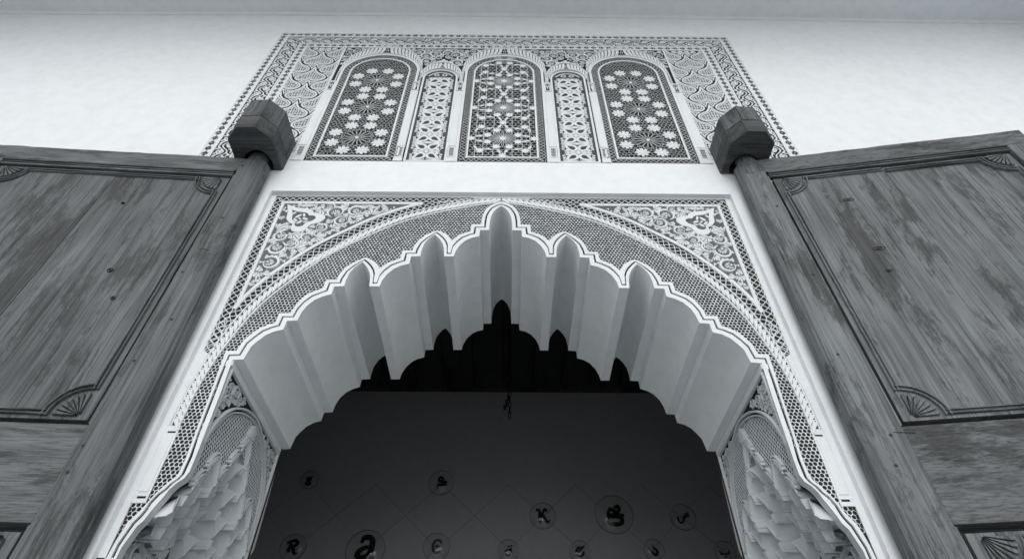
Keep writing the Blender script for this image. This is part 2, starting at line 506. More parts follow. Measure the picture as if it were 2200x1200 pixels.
# ------------------------------------------------------------------ setting
mb = MB(); solid(mb, -8, 8, -14, 4.2, -0.2, 0.0); structure('floor', mb, M_FLOOR)
f0 = fac(0.0); fw_ = fac(WY)
RX, RZ = 1.316 * K, 2.705 * K                          # recess of the arch panel
PX, PZ0, PZ1 = 1.868 * K, 3.012 * K, 4.907 * K         # carved panel above
ZT = 5.17
mb = MB()
def rect(u0, u1, v0, v1): mb.add([fw_(u0, v0, 0), fw_(u1, v0, 0), fw_(u1, v1, 0), fw_(u0, v1, 0)], [(0, 1, 2, 3)])
for s in (-1, 1):
    a, b = sorted((s * RX, s * 8)); rect(a, b, -ZC, RZ)
    a, b = sorted((s * PX, s * 8)); rect(a, b, PZ0, PZ1)
rect(-8, 8, RZ, PZ0); rect(-8, 8, PZ1, ZT + 0.3)
for s in (-1, 1):                                      # sides of the recess
    mb.add([fw_(s * RX, -ZC, 0), fw_(s * RX, RZ, 0), f0(s * RX, RZ, -0.03), f0(s * RX, -ZC, -0.03)], [(0, 1, 2, 3)])
mb.add([fw_(-RX, RZ, 0), fw_(RX, RZ, 0), f0(RX, RZ, -0.03), f0(-RX, RZ, -0.03)], [(0, 1, 2, 3)])
for s in (-1, 1):
    mb.add([fw_(s * PX, PZ0, 0), fw_(s * PX, PZ1, 0), fw_(s * PX, PZ1, -.05), fw_(s * PX, PZ0, -.05)], [(0, 1, 2, 3)])
for z in (PZ0, PZ1):
    mb.add([fw_(-PX, z, 0), fw_(PX, z, 0), fw_(PX, z, -.05), fw_(-PX, z, -.05)], [(0, 1, 2, 3)])
WALL = structure('wall', mb, M_WALL)
# eave: a shallow plaster ceiling above the doorway with a small fillet along the wall
mb = MB()
n = 40
for i in range(n):
    xa, xb = -8 + 16 * i / n, -8 + 16 * (i + 1) / n
    sg = lambda x: ZT + 0.06 - 0.0035 * x * x if abs(x) < 3.6 else ZT + 0.06 - 0.0035 * 12.96
    za, zb = sg(xa) + ZC, sg(xb) + ZC
    P = [(0.0, 0.0), (WY - 0.008, 0.0), (WY - 0.010, 0.045), (WY - 0.016, 0.052), (-1.5, 0.10), (-1.5, 0.5), (0.0, 0.5)]
    V = [(xa, y, za + h) for y, h in P] + [(xb, y, zb + h) for y, h in P]
    k = len(P)
    mb.add(V, [(j, j + 1, k + j + 1, k + j) for j in range(k - 1)])
structure('ceiling', mb, M_CEIL)
mb = MB()                                              # unseen side walls, added to darken the facade's sides and corners
for s in (-1, 1): solid(mb, s * 4.9, s * 5.1, -2.3, WY - .001, 0, ZT + ZC + .3)
structure('shade_wall', mb, M_WALL)
# the room behind: dark walls and a black boarded ceiling
RY, RZT = 3.0, 3.375
mb = MB()
for (x0, x1) in ((-8, 8),):
    mb.add([(x0, RY, 0), (x1, RY, 0), (x1, RY, RZT + ZC), (x0, RY, RZT + ZC)], [(0, 1, 2, 3)])
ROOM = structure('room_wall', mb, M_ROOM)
mb = MB()
for s in (-1, 1): solid(mb, s * 2.9, s * 3.0, TH, RY, 0, 5.2)
structure('side_wall', mb, M_ROOM)
mb = MB(); P = both(OPEN)
mb.add([(x, TH, z + ZC) for x, z in [(3, -ZC), (3, 3.4), (-3, 3.4), (-3, -ZC)] + P], [tuple(range(len(P) + 4))])
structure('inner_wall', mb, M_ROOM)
mb = MB(); solid(mb, -3, 3, TH, RY + 0.1, RZT + ZC + 0.06, RZT + ZC + 0.5)
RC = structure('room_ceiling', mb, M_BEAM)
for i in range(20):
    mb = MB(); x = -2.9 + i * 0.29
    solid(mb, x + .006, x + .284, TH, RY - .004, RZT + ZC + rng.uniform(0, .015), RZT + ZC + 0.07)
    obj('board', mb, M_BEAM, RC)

# ------------------------------------------------------------------ the scalloped arch and its flat carved panel
ARCH = thing('arch_surround', 'white scalloped arch with honeycomb face, rope moulding and two carved corner triangles', 'arch', (0, 0.3, 0))
GD = -0.005                                            # depth of the carved ground behind the face
mb = MB()
P = both(GROOVE)
out = [(RX, -ZC), (RX, RZ), (-RX, RZ), (-RX, -ZC)]
mb.add([f0(x, z, GD) for x, z in out + P], [tuple(range(len(P) + 4))])
obj('ground', mb, M_DARK, ARCH)
# soffit
mb = MB(); P = both(OPEN[:NARCH])
V = []
SUBD = 8
for x, z in P:
    for j in range(SUBD + 1): V.append((x, -0.004 + (TH + .004) * j / SUBD, z + ZC))
F = []
for i in range(len(P) - 1):
    for j in range(SUBD):
        a = i * (SUBD + 1) + j; F.append((a, a + 1, a + SUBD + 2, a + SUBD + 1))
mb.add(V, F)
sof = obj('soffit', mb, M_SOFFIT, ARCH, smooth=True)
import bmesh
bm = bmesh.new(); bm.from_mesh(sof.data)
for e in bm.edges:
    if len(e.link_faces) == 2 and e.calc_face_angle(0) > math.radians(38): e.smooth = False
bm.to_mesh(sof.data); bm.free()
# the two white lines that follow the scallops, with a groove between them
def strip(mb, A, B, n0, n1, mp, open_a=False):
    V = []
    for a, b in zip(A, B): V += [mp(a[0], a[1], n0), mp(a[0], a[1], n1), mp(b[0], b[1], n1), mp(b[0], b[1], n0)]
    F = []
    for i in range(len(A) - 1):
        for q in range(1 if open_a else 0, 3): F.append((4 * i + q, 4 * i + q + 1, 4 * i + q + 5, 4 * i + q + 4))
    mb.add(V, F)
def towards(A, B, d):
    o = []
    for a, b in zip(A, B):
        l = math.hypot(b[0] - a[0], b[1] - a[1]) or 1e-6
        o.append((a[0] + (b[0] - a[0]) * min(1, d / l), a[1] + (b[1] - a[1]) * min(1, d / l)))
    return o
O_, G_, T_ = both(OPEN), both(GROOVE), both(TRIM)
mb = MB(); strip(mb, O_, towards(G_, O_, .0060), -.012, .004, f0, True); obj('inner_trim', mb, M_STUCCO, ARCH)
mb = MB(); strip(mb, towards(G_, T_, .0055), T_, GD, .004, f0); obj('outer_trim', mb, M_STUCCO, ARCH)
mb = MB(); strip(mb, towards(G_, O_, .0085), towards(G_, T_, .008), -.02, -.006, f0); obj('groove', mb, M_DARK, ARCH)

# rope moulding lines
ROUT = smooth_line([(0, 2.654), (.116, 2.645), (.254, 2.609), (.422, 2.554), (.552, 2.495), (.720, 2.370), (.891, 2.198), (.995, 2.098), (1.097, 1.965), (1.160, 1.845), (1.210, 1.700), (1.243, 1.540), (1.262, 1.36), (1.266, 1.19)], 6)
RIN = smooth_line([(0, 2.612), (.114, 2.588), (.25, 2.548), (.383, 2.502), (.542, 2.426), (.700, 2.312), (.847, 2.184), (.917, 2.110), (1.029, 1.952), (1.107, 1.818), (1.155, 1.690), (1.195, 1.540), (1.220, 1.38), (1.226, 1.19)], 6)
mid = [((a[0] + b[0]) / 2, (a[1] + b[1]) / 2) for a, b in zip(ROUT, RIN)]
# honeycomb between rope and scallops
HEX = RIN + [(1.222, 1.03), (1.221, .884), (1.258, .884), (1.262, .79)] + [p for p in reversed(TRIM) if p[1] > .79]
HEXB = [p for p in HEX]
mb = MB()
def hex_ok(x, y):
    x = abs(x)
    return sdist(HEXB, x, y) > -.006
honeycomb(mb, hex_ok, (-1.29, 1.29, .74, 2.62), 0.0176, 0.0028, GD, -.0032, f0, 0.0006, 0.98)
obj('honeycomb', mb, M_STUCCO, ARCH, stuff=True)
# plain border round the panel, lattice band, corner triangles
LX, LZ = 1.272 * 1.0, 2.657
mb = MB()
for s in (-1, 1):
    a, b = sorted((s * LX, s * RX)); box(mb, a, b, -ZC, RZ, GD, 0.0, f0)
box(mb, -LX, LX, LZ, RZ, GD, 0.0, f0)
obj('border', mb, M_STUCCO, ARCH)
tri_c = smooth_line([(.440, 2.6045), (.560, 2.552), (.700, 2.466), (.810, 2.374), (.919, 2.280), (1.0, 2.192), (1.112, 2.043), (1.165, 1.955), (1.205, 1.865), (1.2235, 1.800)], 5)
nrm = normals(tri_c, False)
def shift(P, N, d): return [(p[0] + n_[0] * d, p[1] + n_[1] * d) for p, n_ in zip(P, N)]
if sdist([(1.3, 1.8), (1.3, 2.7), (.4, 2.7)], *shift(tri_c, nrm, .05)[20]) < sdist([(1.3, 1.8), (1.3, 2.7), (.4, 2.7)], *tri_c[20]): nrm = [(-a, -b) for a, b in nrm]
tri_in = [p for p in shift(tri_c, nrm, .011) if p[0] > .56 and p[1] > 1.85]
tri_lat = []
for p in shift(tri_c, nrm, -.011):                      # half way between the strip and the rope
    q = min(ROUT, key=lambda r: (r[0] - p[0]) ** 2 + (r[1] - p[1]) ** 2)
    tri_lat.append(((p[0] + q[0]) / 2, (p[1] + q[1]) / 2))
tri_lat = [(.17, 2.629), (.30, 2.606)] + [p for p in tri_lat if p[0] > .42]
tri_lat = [p for p in tri_lat if p[1] > 1.80] + [(1.2405, 1.70), (1.256, 1.60), (1.266, 1.52)]
for s in (-1, 1):
    mp = (lambda u, v, n, s=s: f0(s * u, v, n))
    mb = MB(); ribbon(mb, [(1.218, 1.825), (1.218, 2.599), (.45, 2.599)], .019, GD, 0.0, mp); obj('corner_frame', mb, M_STUCCO, ARCH)
    mb = MB(); ribbon(mb, resample(tri_c, .03)[0], .021, GD, -.0004, mp); obj('corner_frame', mb, M_STUCCO, ARCH)
    mb = MB(); band_net(mb, [(1.25, 1.545), (1.25, 2.633), (.14, 2.633)], .046, .108, GD, -.0024, mp, .0042, False, 3); obj('lattice_band', mb, M_STUCCO, ARCH, stuff=True)
    mb = MB(); band_net(mb, tri_lat, .050, .108, GD, -.0026, mp, .0042, False, 3); obj('lattice_band', mb, M_STUCCO, ARCH, stuff=True)
    mb = MB(); prism(mb, [(.16, LZ + .001), (.16, 2.648), (.0, 2.656), (.0, LZ + .001)], GD, -.0006, mp); obj('crown_fillet', mb, M_STUCCO, ARCH)
    mb = MB(); prism(mb, [(LX + .001, 1.555), (LX + .001, 1.19), (1.2685, 1.19), (1.2645, 1.36), (1.2460, 1.54)], GD, -.0006, mp); obj('corner_fillet', mb, M_STUCCO, ARCH)
    # carved triangle: a trefoil palmette with scrolls, fan leaves and facets round it
    CV = bpy.data.objects.new('corner_carving', None); link(CV, ARCH, (s * 1.0, 0, ZC + 2.3))
    CV['label'] = 'carved triangle with palmette and scrolls, %s corner of the arch' % ('left' if s < 0 else 'right')
    top, dep = .006, -.006
    pal = [(1.187, 2.572), (1.130, 2.545), (1.060, 2.535), (1.030, 2.515), (1.022, 2.492), (.985, 2.494), (.958, 2.478), (.952, 2.452), (.972, 2.420), (1.005, 2.405),
           (1.022, 2.396), (1.030, 2.375), (1.040, 2.348), (1.075, 2.336), (1.107, 2.350), (1.118, 2.378), (1.112, 2.402), (1.140, 2.420), (1.160, 2.448), (1.166, 2.50)]
    mb = MB(); pl = resample(pal, .012, True)[0]
    cx, cz = 1.085, 2.452
    gm = MB(); prism(gm, [(1.21, 1.83), (1.21, 2.592), (.53, 2.592)] + shift(tri_c, nrm, .004)[4:-3], GD - .002, GD + .0008, mp); obj('corner_ground', gm, M_GREY, CV)
    inn = [(cx + (x - cx) * .62, cz + (z - cz) * .62) for x, z in pl]
    k = len(pl)
    V = [mp(x, z, top) for x, z in pl] + [mp(x, z, top) for x, z in inn] + [mp(x, z, dep) for x, z in pl] + [mp(x, z, dep) for x, z in inn]
    mb.add(V, [(i, (i + 1) % k, k + (i + 1) % k, k + i) for i in range(k)] + [(i, (i + 1) % k, 2 * k + (i + 1) % k, 2 * k + i) for i in range(k)] +
           [(k + i, k + (i + 1) % k, 3 * k + (i + 1) % k, 3 * k + i) for i in range(k)])
    obj('palmette', mb, M_STUCCO, CV)
    for q, (x, z, L, w_, a) in enumerate([(1.105, 2.478, .05, .018, 2.3), (1.075, 2.487, .042, .016, 1.3), (1.06, 2.455, .042, .018, .4), (1.085, 2.428, .044, .018, -.8), (1.112, 2.445, .04, .016, -2.4), (1.09, 2.455, .03, .012, .8), (1.132, 2.505, .04, .014, 2.2), (1.055, 2.432, .03, .012, -.3)]):
        mb = MB(); leaf(mb, x, z, L, w_, a, dep, top - .006, mp); obj('leaf', mb, M_STUCCO, CV)
    for pts in ([(1.045, 2.385), (1.00, 2.33), (.955, 2.31), (.93, 2.318)], [(1.05, 2.375), (1.045, 2.31), (1.06, 2.26), (1.05, 2.235)], [(1.06, 2.345), (1.12, 2.315), (1.17, 2.315)], [(.985, 2.42), (.955, 2.40), (.93, 2.42), (.90, 2.45)]):
        mb = MB(); sp = smooth_line(pts, 5); ribbon(mb, sp, [.010 * (1.1 - .6 * i / len(sp)) for i in range(len(sp))], dep, top - .002, mp); obj('stem', mb, M_STUCCO, CV)
    fld = [(1.206, 1.868), (1.206, 2.586), (.602, 2.586)] + tri_in
    big = [(.905, 2.512, .047, -1.2, 1), (.80, 2.520, .040, 2.6, -1), (.955, 2.375, .032, .3, 1), (.862, 2.440, .040, 3.3, 1), (1.150, 2.305, .036, 1.2, -1), (1.147, 2.215, .046, 2.0, 1), (1.075, 2.245, .036, -.4, -1), (1.146, 2.105, .044, .7, 1), (1.015, 2.300, .030, 3.0, -1), (.945, 2.560, .024, .5, 1)]
    for (x, z, r, a, h) in big:
        mb = MB(); m_spiral(mb, x, z, r * .86, a, h, dep, top, mp); obj('scroll', mb, M_STUCCO, CV)
    fans = [(.72, 2.555, .026, 2.9), (1.183, 2.02, .028, -1.5), (1.14, 2.03, .022, -.6), (1.19, 2.46, .02, -1.7), (1.12, 2.572, .018, 3.1), (.985, 2.34, .024, .4), (1.10, 2.165, .024, -.9), (.925, 2.432, .022, -.9), (.655, 2.567, .018, 3.0), (1.192, 1.955, .015, -1.4), (1.03, 2.57, .015, 0)]
    for (x, z, r, a) in fans:
        mb = MB(); m_fan(mb, x, z, r, a, dep, top - .002, mp); obj('fan_leaf', mb, M_STUCCO, CV)
    def blk(x, z, r, big=big, fans=fans, pl=pl):
        if any(math.hypot(x - b[0], z - b[1]) < b[2] * .92 + r * .7 for b in big): return True
        if any(math.hypot(x - b[0], z - b[1]) < b[2] * .9 + r * .75 for b in fans): return True
        return sdist(pl, x, z) > -r * .8
    arabesque(fld, [.026, .021, .017, .0135, .011, .009, .0072], 500, 11, dep, top - .003, mp, M_STUCCO, CV, False, blk, .03, .0115)
# rope moulding: a flat bed with two edge beads, and every twist on it a piece
ROPE = obj('rope_moulding', (lambda m_: (ribbon(m_, [(x, z) for x, z in both([(a[0] * 1.0, a[1]) for a in towards(ROUT, RIN, .004)])], .007, GD, .001, f0),
                                         ribbon(m_, both(towards(RIN, ROUT, .004)), .008, GD, .001, f0), m_)[2])(MB()), M_STUCCO, ARCH)
def twist_mesh(s):
    m_ = MB(); mp = lambda u, v, n: (s * u, -n, v)
    C = smooth_line([(-.0215, .0085, .013), (-.0165, .0085, .0215), (-.009, .0060, .0225), (.004, -.0015, .0185), (.020, -.0105, .0135), (.038, -.0185, .0035)], 4)
    ribbon(m_, [(p[0], p[1]) for p in C], [p[2] for p in C], -.008, .003, mp, False, .18)
    h = circ(-.0145, .0085, .0026, 6)
    m_.add([mp(p[0], p[1], .0034) for p in h], [tuple(range(6))])
    me = mesh_of('rope_twist', m_, M_STUCCO)
    me.materials.append(M_GAP)
    me.polygons[len(me.polygons) - 1].material_index = 1
    return me
for s in (-1, 1):
    me = twist_mesh(s)
    pts, L = resample(mid, .0335)
    for i in range(len(pts) - 1):
        a, b = pts[i], pts[i + 1]
        c = ((a[0] + b[0]) / 2, (a[1] + b[1]) / 2)
        ang = math.atan2(a[1] - b[1], a[0] - b[0])     # towards the tip
        # local +u runs down the arch away from the tip for the right half
        th = math.atan2(b[1] - a[1], b[0] - a[0])
        inst('rope_twist', me, ROPE, (s * c[0], -.0003 * (i % 2), c[1] + ZC), (0, -s * th, 0))
# plain flat end piece below the rope, with two slots
mb = MB()
for s in (-1, 1):
    mb = MB()
    for z0, z1 in ((1.166, 1.19), (.909, 1.158), (.884, .900)):
        a, b = sorted((s * 1.2235, s * LX)); box(mb, a, b, z0, z1, GD, -.001, f0)
    for z in (1.162, .9045):
        for u0, u1 in ((1.2235, 1.231), (1.263, LX)):
            a, b = sorted((s * u0, s * u1)); box(mb, a, b, z - .004, z + .004, GD, -.001, f0)
    a, b = sorted((s * 1.232, s * 1.266)); box(mb, a, b, .925, 1.145, -.001, .0015, f0)
    obj('end_block', mb, M_STUCCO, ARCH)

# ------------------------------------------------------------------ muqarnas niches in the two jambs
JX = 1.122
def top_line(y):
    d = abs(y - .378)
    P = [(0, 1.337), (.06, 1.262), (.12, 1.19), (.24, 1.125), (.378, .975)]
    for (a, za), (b, zb) in zip(P, P[1:]):
        if d <= b: return za + (zb - za) * (d - a) / (b - a)
    return .975
CP, TH_, Z0_ = .104, .099, 1.337                       # cell pitch along the jamb, tier height, top of the first tier
def cell_at(y, r):
    o = .5 if r % 2 else 0
    j = math.floor((y - .378) / CP - o + .5)
    return j, .378 + CP * (j + o)
def has(r, j):
    if r < 0: return False
    yc = .378 + CP * (j + (.5 if r % 2 else 0))
    if yc < .040 or yc > TH - .040: return False
    return Z0_ - TH_ * r <= top_line(yc) + (.034 if .10 < yc < .66 else .085)
def arch_t(a): return .10 + .80 * min(1, abs(a)) ** 1.7
def plane(y, r): return min(.27, max(0, top_line(y) - (Z0_ - TH_ * r) - .03) * .44)
def depth_at(y, z):
    """how far the stalactite surface lies behind the jamb face: tiers of pointed niches stepping back as they go down"""
    r = int((Z0_ - z) / TH_); t = (Z0_ - z) / TH_ - r
    j, yc = cell_at(y, r); a = (y - yc) / (CP / 2)
    if r > 0 and t < .42 and .05 < y < TH - .05:                               # legs of the tier above hang down into this one
        ju, yu = cell_at(y, r - 1); au = (y - yu) / (CP / 2)
        if has(r - 1, ju) and abs(au) > .82 + max(0, t - .2) * .3: return plane(y, r - 1) + .001 + .022 * t
    p = plane(y, r); ta = arch_t(a)
    if t <= ta: return p - .006 * math.exp(-((ta - t - .06) / .05) ** 2)
    q = (t - ta) / (1 - ta + 1e-6)
    d = (.092 * math.sin(q * PI / 2) ** 1.1 + .004 * min(1, q * 9)) * (1 - .70 * abs(a) ** 2.2) * min(1, (1 - ta) / .34)
    d += .005 * q * math.exp(-(a / .07) ** 2)
    return p + d
for s, word in ((-1, 'left'), (1, 'right')):
    NI = thing('muqarnas_niche', 'stalactite plaster niche with honeycomb top, inside the %s side of the arch' % word, 'niche', (s * JX, .378, 0), 'stalactite niches in the arch jambs')
    mp = jmb(s, JX)
    # frame strips of the jamb and the ground behind the lattice
    mb = MB()
    ribbon(mb, [(.022, .99), (.022, 1.472), (.735, 1.466), (.735, .78)], .012, -.014, .0, mp)
    obj('frame', mb, M_STUCCO, NI)
    mb = MB(); box(mb, 0.0, TH - .001, 1.476, 1.502, -.03, -.0005, mp); obj('fascia', mb, M_SOFFIT, NI)
    mb = MB()
    P = [(0, .97), (0, 1.51), (TH, 1.51), (TH, .97)] + [(TH - .02 * i, top_line(TH - .02 * i) - .035) for i in range(1, 37)]
    mb.add([mp(u, v, -.013) for u, v in P], [tuple(range(len(P)))])
    mb.add([mp(TH, 1.51, -.03), mp(TH, 1.51, 0.0), mp(TH - .012, 1.51, 0.0), mp(TH - .012, -ZC, 0.0), mp(TH, -ZC, -.0)], [(0, 1, 2, 3, 4)])
    obj('ground', mb, M_DARK, NI)
    ring = []
    for i in range(41):                                # slightly pointed arch
        t = i / 40; a = PI * t
        x = .378 - .350 * math.cos(a); z = 1.085 + .345 * math.sin(a) ** .92 + .018 * (1 - abs(2 * t - 1)) ** 2
        ring.append((x, z))
    ring = [(.028, .985)] + ring + [(.728, .985)]
    mb = MB(); ribbon(mb, ring, .011, -.014, .003, mp, False, .35)
    ribbon(mb, [(.378 + (x - .378) * .958, 1.085 + (z - 1.085) * .95) for x, z in ring], .009, -.014, -.003, mp, False, .35)
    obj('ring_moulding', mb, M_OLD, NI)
    rp = [(.378 + (x - .378) * .95, 1.085 + (z - 1.085) * .945) for x, z in ring]
    mb = MB()
    honeycomb(mb, lambda u, v: v > top_line(u) - .055 and inside(rp, u, v), (0, .76, .9, 1.46), .0182, .0030, -.013, -.0100, mp, .0005, .9)
    obj('honeycomb', mb, M_OLD, NI, stuff=True)
    # carved corners above the ring
    for fld in ([(.036, 1.455), (.036, 1.16)] + [(x, z + .012) for x, z in ring[2:21]] + [(.370, 1.458)], [(.722, 1.452), (.386, 1.456)] + [(x, z + .012) for x, z in ring[22:41]]):
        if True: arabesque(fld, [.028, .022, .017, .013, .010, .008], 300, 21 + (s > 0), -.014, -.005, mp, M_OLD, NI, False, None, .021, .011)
    # pine-cone finial on the tip
    mb = MB()
    cone = [(.378 + .026 * math.sin(2 * PI * k / 14) * (1 - .45 * math.cos(2 * PI * k / 14)), 1.378 + .040 * math.cos(2 * PI * k / 14)) for k in range(14)]
    prism(mb, cone, -.014, .008, mp, .006)
    for q in range(-2, 3):
        for r_ in range(-2, 3):
            u, v = .378 + q * .0075 + (r_ % 2) * .0037, 1.372 + r_ * .011
            prism(mb, [(u - .003, v), (u, v - .0045), (u + .003, v), (u, v + .0045)], .008, .012, mp, .001)
    obj('finial', mb, M_OLD, NI)
    st = .003; cells = {}
    gy = [.003 + st * i for i in range(int((TH - .006) / st) + 1)]; gz = [Z0_ - .0005 - st * k for k in range(int((Z0_ - .80) / st) + 1)]
    DP = [[depth_at(y, z) for z in gz] for y in gy]
    for a in range(len(gy) - 1):
        for b in range(len(gz) - 1):
            y, z = gy[a] + st / 2, gz[b] - st / 2
            r = int((Z0_ - z) / TH_); j, yc = cell_at(y, r)
            if not has(r, j): continue
            f = (y - yc) / (CP / 2); t = (Z0_ - z) / TH_ - r
            un = j if r % 2 == 0 else j + 1              # neighbours in the tier above
            up_ok = has(r - 1, (un - 1 if f < 0 else un))
            if not up_ok and t < arch_t(f) - .20: continue
            cells.setdefault((r, j), []).append((a, b))
    mb = MB()                                           # plain plaster where no niche fits, at either end and behind the edges
    for a in range(0, len(gy) - 3, 3):
        for b in range(0, len(gz) - 3, 3):
            y, z = gy[a] + st * 1.5, gz[b] - st * 1.5
            if z > top_line(y) + (.10 if y < .12 else -.012): continue
            mb.add([mp(gy[aa], gz[bb], -.016  - max(0, top_line(gy[aa]) - gz[bb]) * .44 - (.02 if .08 < y < .68 else 0)) for aa, bb in ((a, b), (a + 3, b), (a + 3, b + 3), (a, b + 3))], [(0, 1, 2, 3)])
    obj('niche_side', mb, M_OLD, NI)
    for (r, j), q in sorted(cells.items()):
        mb = MB(); ix = {}
        for a, b in q:
            face = []
            for aa, bb in ((a, b), (a + 1, b), (a + 1, b + 1), (a, b + 1)):
                if (aa, bb) not in ix:
                    ix[(aa, bb)] = len(mb.v); mb.v.append(mp(gy[aa], gz[bb], -DP[aa][bb] + .002))
                face.append(ix[(aa, bb)])
            mb.f.append(tuple(face))
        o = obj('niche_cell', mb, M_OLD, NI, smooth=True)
        o.data.set_sharp_from_angle(angle=math.radians(32))
        yc = .378 + CP * (j + (.5 if r % 2 else 0)); un = j if r % 2 == 0 else j + 1
        L_, R_ = has(r - 1, un - 1), has(r - 1, un)
        if not (L_ and R_) and plane(yc, r) < .03:       # the double line that edges the top of the stalactites
            lo, hi = (0 if L_ else -1), (0 if R_ else 1)
            fs = [lo + (hi - lo) * k / 14 for k in range(15)]
            for off, w_, n1 in ((.16, .010, .007), (.34, .009, .004)):
                mb = MB(); ribbon(mb, [(yc + f * CP / 2, Z0_ - TH_ * (r + arch_t(f) * .86 - off)) for f in fs if 0.004 < yc + f * CP / 2 < TH - .004], w_, -.014, n1, mp, False, .35)
                obj('edge_scallop', mb, M_OLD, NI)
    mb = MB(); V = []                                   # plain return of the scalloped edge
    E_ = [q for q in OPEN[NARCH + 3:]]
    for x, z in E_: V += [(s * x, -.003, z + ZC), (s * (x + .002), .03, z + ZC)]
    mb.add(V, [(2 * q, 2 * q + 1, 2 * q + 3, 2 * q + 2) for q in range(len(E_) - 1)])
    obj('edge_return', mb, M_OLD, NI)
    # carved field under the stalactites
    mb = MB(); m3 = jmb(s, 1.30)
    mb.add([m3(0.004, -ZC, 0), m3(TH - .004, -ZC, 0), m3(TH - .004, 1.2, 0), m3(.004, 1.2, 0)], [(0, 1, 2, 3)])
    obj('lower_ground', mb, M_GREY, NI)
    arabesque([(.02, .50), (.74, .50), (.74, .84), (.02, .84)], [.062, .05, .04, .03, .024, .018, .014], 120, 31, -.0, .022, m3, M_OLD, NI, False, None, .036, .013)
    mb = MB(); m4 = jmb(s, 1.236)
    box(mb, 0.0, .05, -ZC, .70, -.09, 0.0, m4); box(mb, TH - .05, TH, -ZC, .70, -.09, 0.0, m4)
    box(mb, 0.05, TH - .05, -ZC, .45, -.09, 0.0, m4)
    obj('jamb', mb, M_STUCCO, NI)
    mb = MB()                                           # solid back of the jamb
    solid(mb, min(s * 1.5, s * 1.56), max(s * 1.5, s * 1.56), 0.03, TH - .01, 0, 3.2)
    obj('core', mb, M_GREY, NI)

# ------------------------------------------------------------------ the carved panel above the arch
PAN = thing('carved_panel', 'wide carved stucco panel with three round-headed lattice windows, above the arch', 'carved panel', (0, WY, ZC + 3.0))
fp = fac(WY, K)
PG = -0.0025
mb = MB(); box(mb, -1.868, 1.868, 3.012, 4.907, -.055, PG, fp); obj('ground', mb, M_DARK, PAN)
def dots_tile(s, t, P, w):
    """pierced knot, a dot, a knot ...; s along, t across, both in metres"""
    a = (s % P) - P / 2; c = t
    f = np.full(a.shape, .01)
    h = w / 7.0
    def hole(x, y, q): return np.abs(a - x) + np.abs(c - y) - q
    for x, y in ((-1, 0), (1, 0), (0, -1.2), (0, 1.2), (-1.9, -1.1), (1.9, -1.1), (-1.9, 1.1), (1.9, 1.1), (-2.6, 0), (2.6, 0), (-.95, 2.2), (.95, 2.2), (-.95, -2.2), (.95, -2.2)):
        f = np.minimum(f, hole(x * h, y * h, h * .86))
    f = np.minimum(f, hole(P / 2, 0, h * .75)); f = np.minimum(f, hole(-P / 2, 0, h * .75))
    return f
def vine_tile(s, t, P, w):
    a = (s % P); c = t; A = w * .20
    ph = 2 * PI * a / P
    f = .0040 - np.abs(c - A * np.sin(ph)) * .85
    for k, (x, y) in enumerate(((P * .25, -w * .17), (P * .75, w * .17))):
        for sh in (-P, 0, P):
            r = np.hypot(a - x + sh, (c - y))
            th = np.arctan2(c - y, a - x + sh)
            f = np.maximum(f, .0042 - np.abs(r - w * .17 - .003 * np.cos(3 * th)))
            f = np.maximum(f, .0060 - r)
            f = np.maximum(f, np.where((r < w * .15) & (r > w * .06), .003 - np.abs(np.sin(2.5 * th)) * r * .4, -1))
    for x, y, L, q, ang in ((.0, .30, .13, .05, .6), (.5, -.30, .13, .05, .6), (.12, .38, .12, .045, -.5), (.62, -.38, .12, .045, -.5), (.0, -.36, .13, .055, 1.2), (.5, .36, .13, .055, 1.2), (.06, -.12, .10, .04, -.8), (.56, .12, .10, .04, -.8),
                            (.38, -.40, .12, .045, .2), (.88, .40, .12, .045, .2), (.40, .32, .14, .045, -.9), (.90, -.32, .14, .045, -.9), (.25, .40, .10, .04, .0), (.75, -.40, .10, .04, 0)):
        for sh in (-P, 0, P):
            dx, dy = a - x * P + sh, c - y * w
            u = dx * math.cos(ang) + dy * math.sin(ang); v = -dx * math.sin(ang) + dy * math.cos(ang)
            f = np.maximum(f, (1 - (u / (L * w * 1.12)) ** 2 - (v / (q * w * 1.0)) ** 2) * .004)
    return f
def band(name, e0, e1, tile, P, res):
    """rectangular band between insets e0 (outer) and e1 (inner): one top run and two side runs"""
    w = e1 - e0
    x0, x1 = 1.868 - e0, 1.868 - e1; zt = 4.907 - e0; zb = 4.907 - e1
    L = 2 * x0; n_ = round(L / P); pp = L / n_
    runs = [(-x0, x0, zb, zt, lambda X, Y: tile(X + x0, Y - (zt + zb) / 2, pp, w))]
    for s in (-1, 1):
        a, b = sorted((s * x0, s * x1))
        runs.append((a, b, 3.012, zb, lambda X, Y, s=s: tile(zb - Y, (X - s * (x0 + x1) / 2) * s, P, w)))
    for q in runs:
        mb = MB(); relief(mb, q[4], q[0], q[1], q[2], q[3], res, PG, .0, fp)
        obj(name, mb, M_STUCCO, PAN, stuff=True)
band('knot_border', .004, .055, dots_tile, .060, .0042)
band('vine_border', .075, .194, vine_tile, .150, .0048)
band('knot_border', .210, .260, dots_tile, .060, .0042)
def frame_strip(e0, e1, n1=.002):
    mb = MB(); e = (e0 + e1) / 2
    ribbon(mb, [(-1.868 + e, 3.012), (-1.868 + e, 4.907 - e), (1.868 - e, 4.907 - e), (1.868 - e, 3.012)], e1 - e0, PG, n1, fp, False, .1)
    obj('frame_strip', mb, M_STUCCO, PAN)
frame_strip(.0, .004); frame_strip(.0555, .0745); frame_strip(.1945, .2095); frame_strip(.2605, .275)
for s in (-1, 1):
    mb = MB(); a, b = sorted((s * 1.275, s * 1.290)); box(mb, a, b, 3.012, 4.632, PG, .002, fp)
    obj('frame_strip', mb, M_STUCCO, PAN)

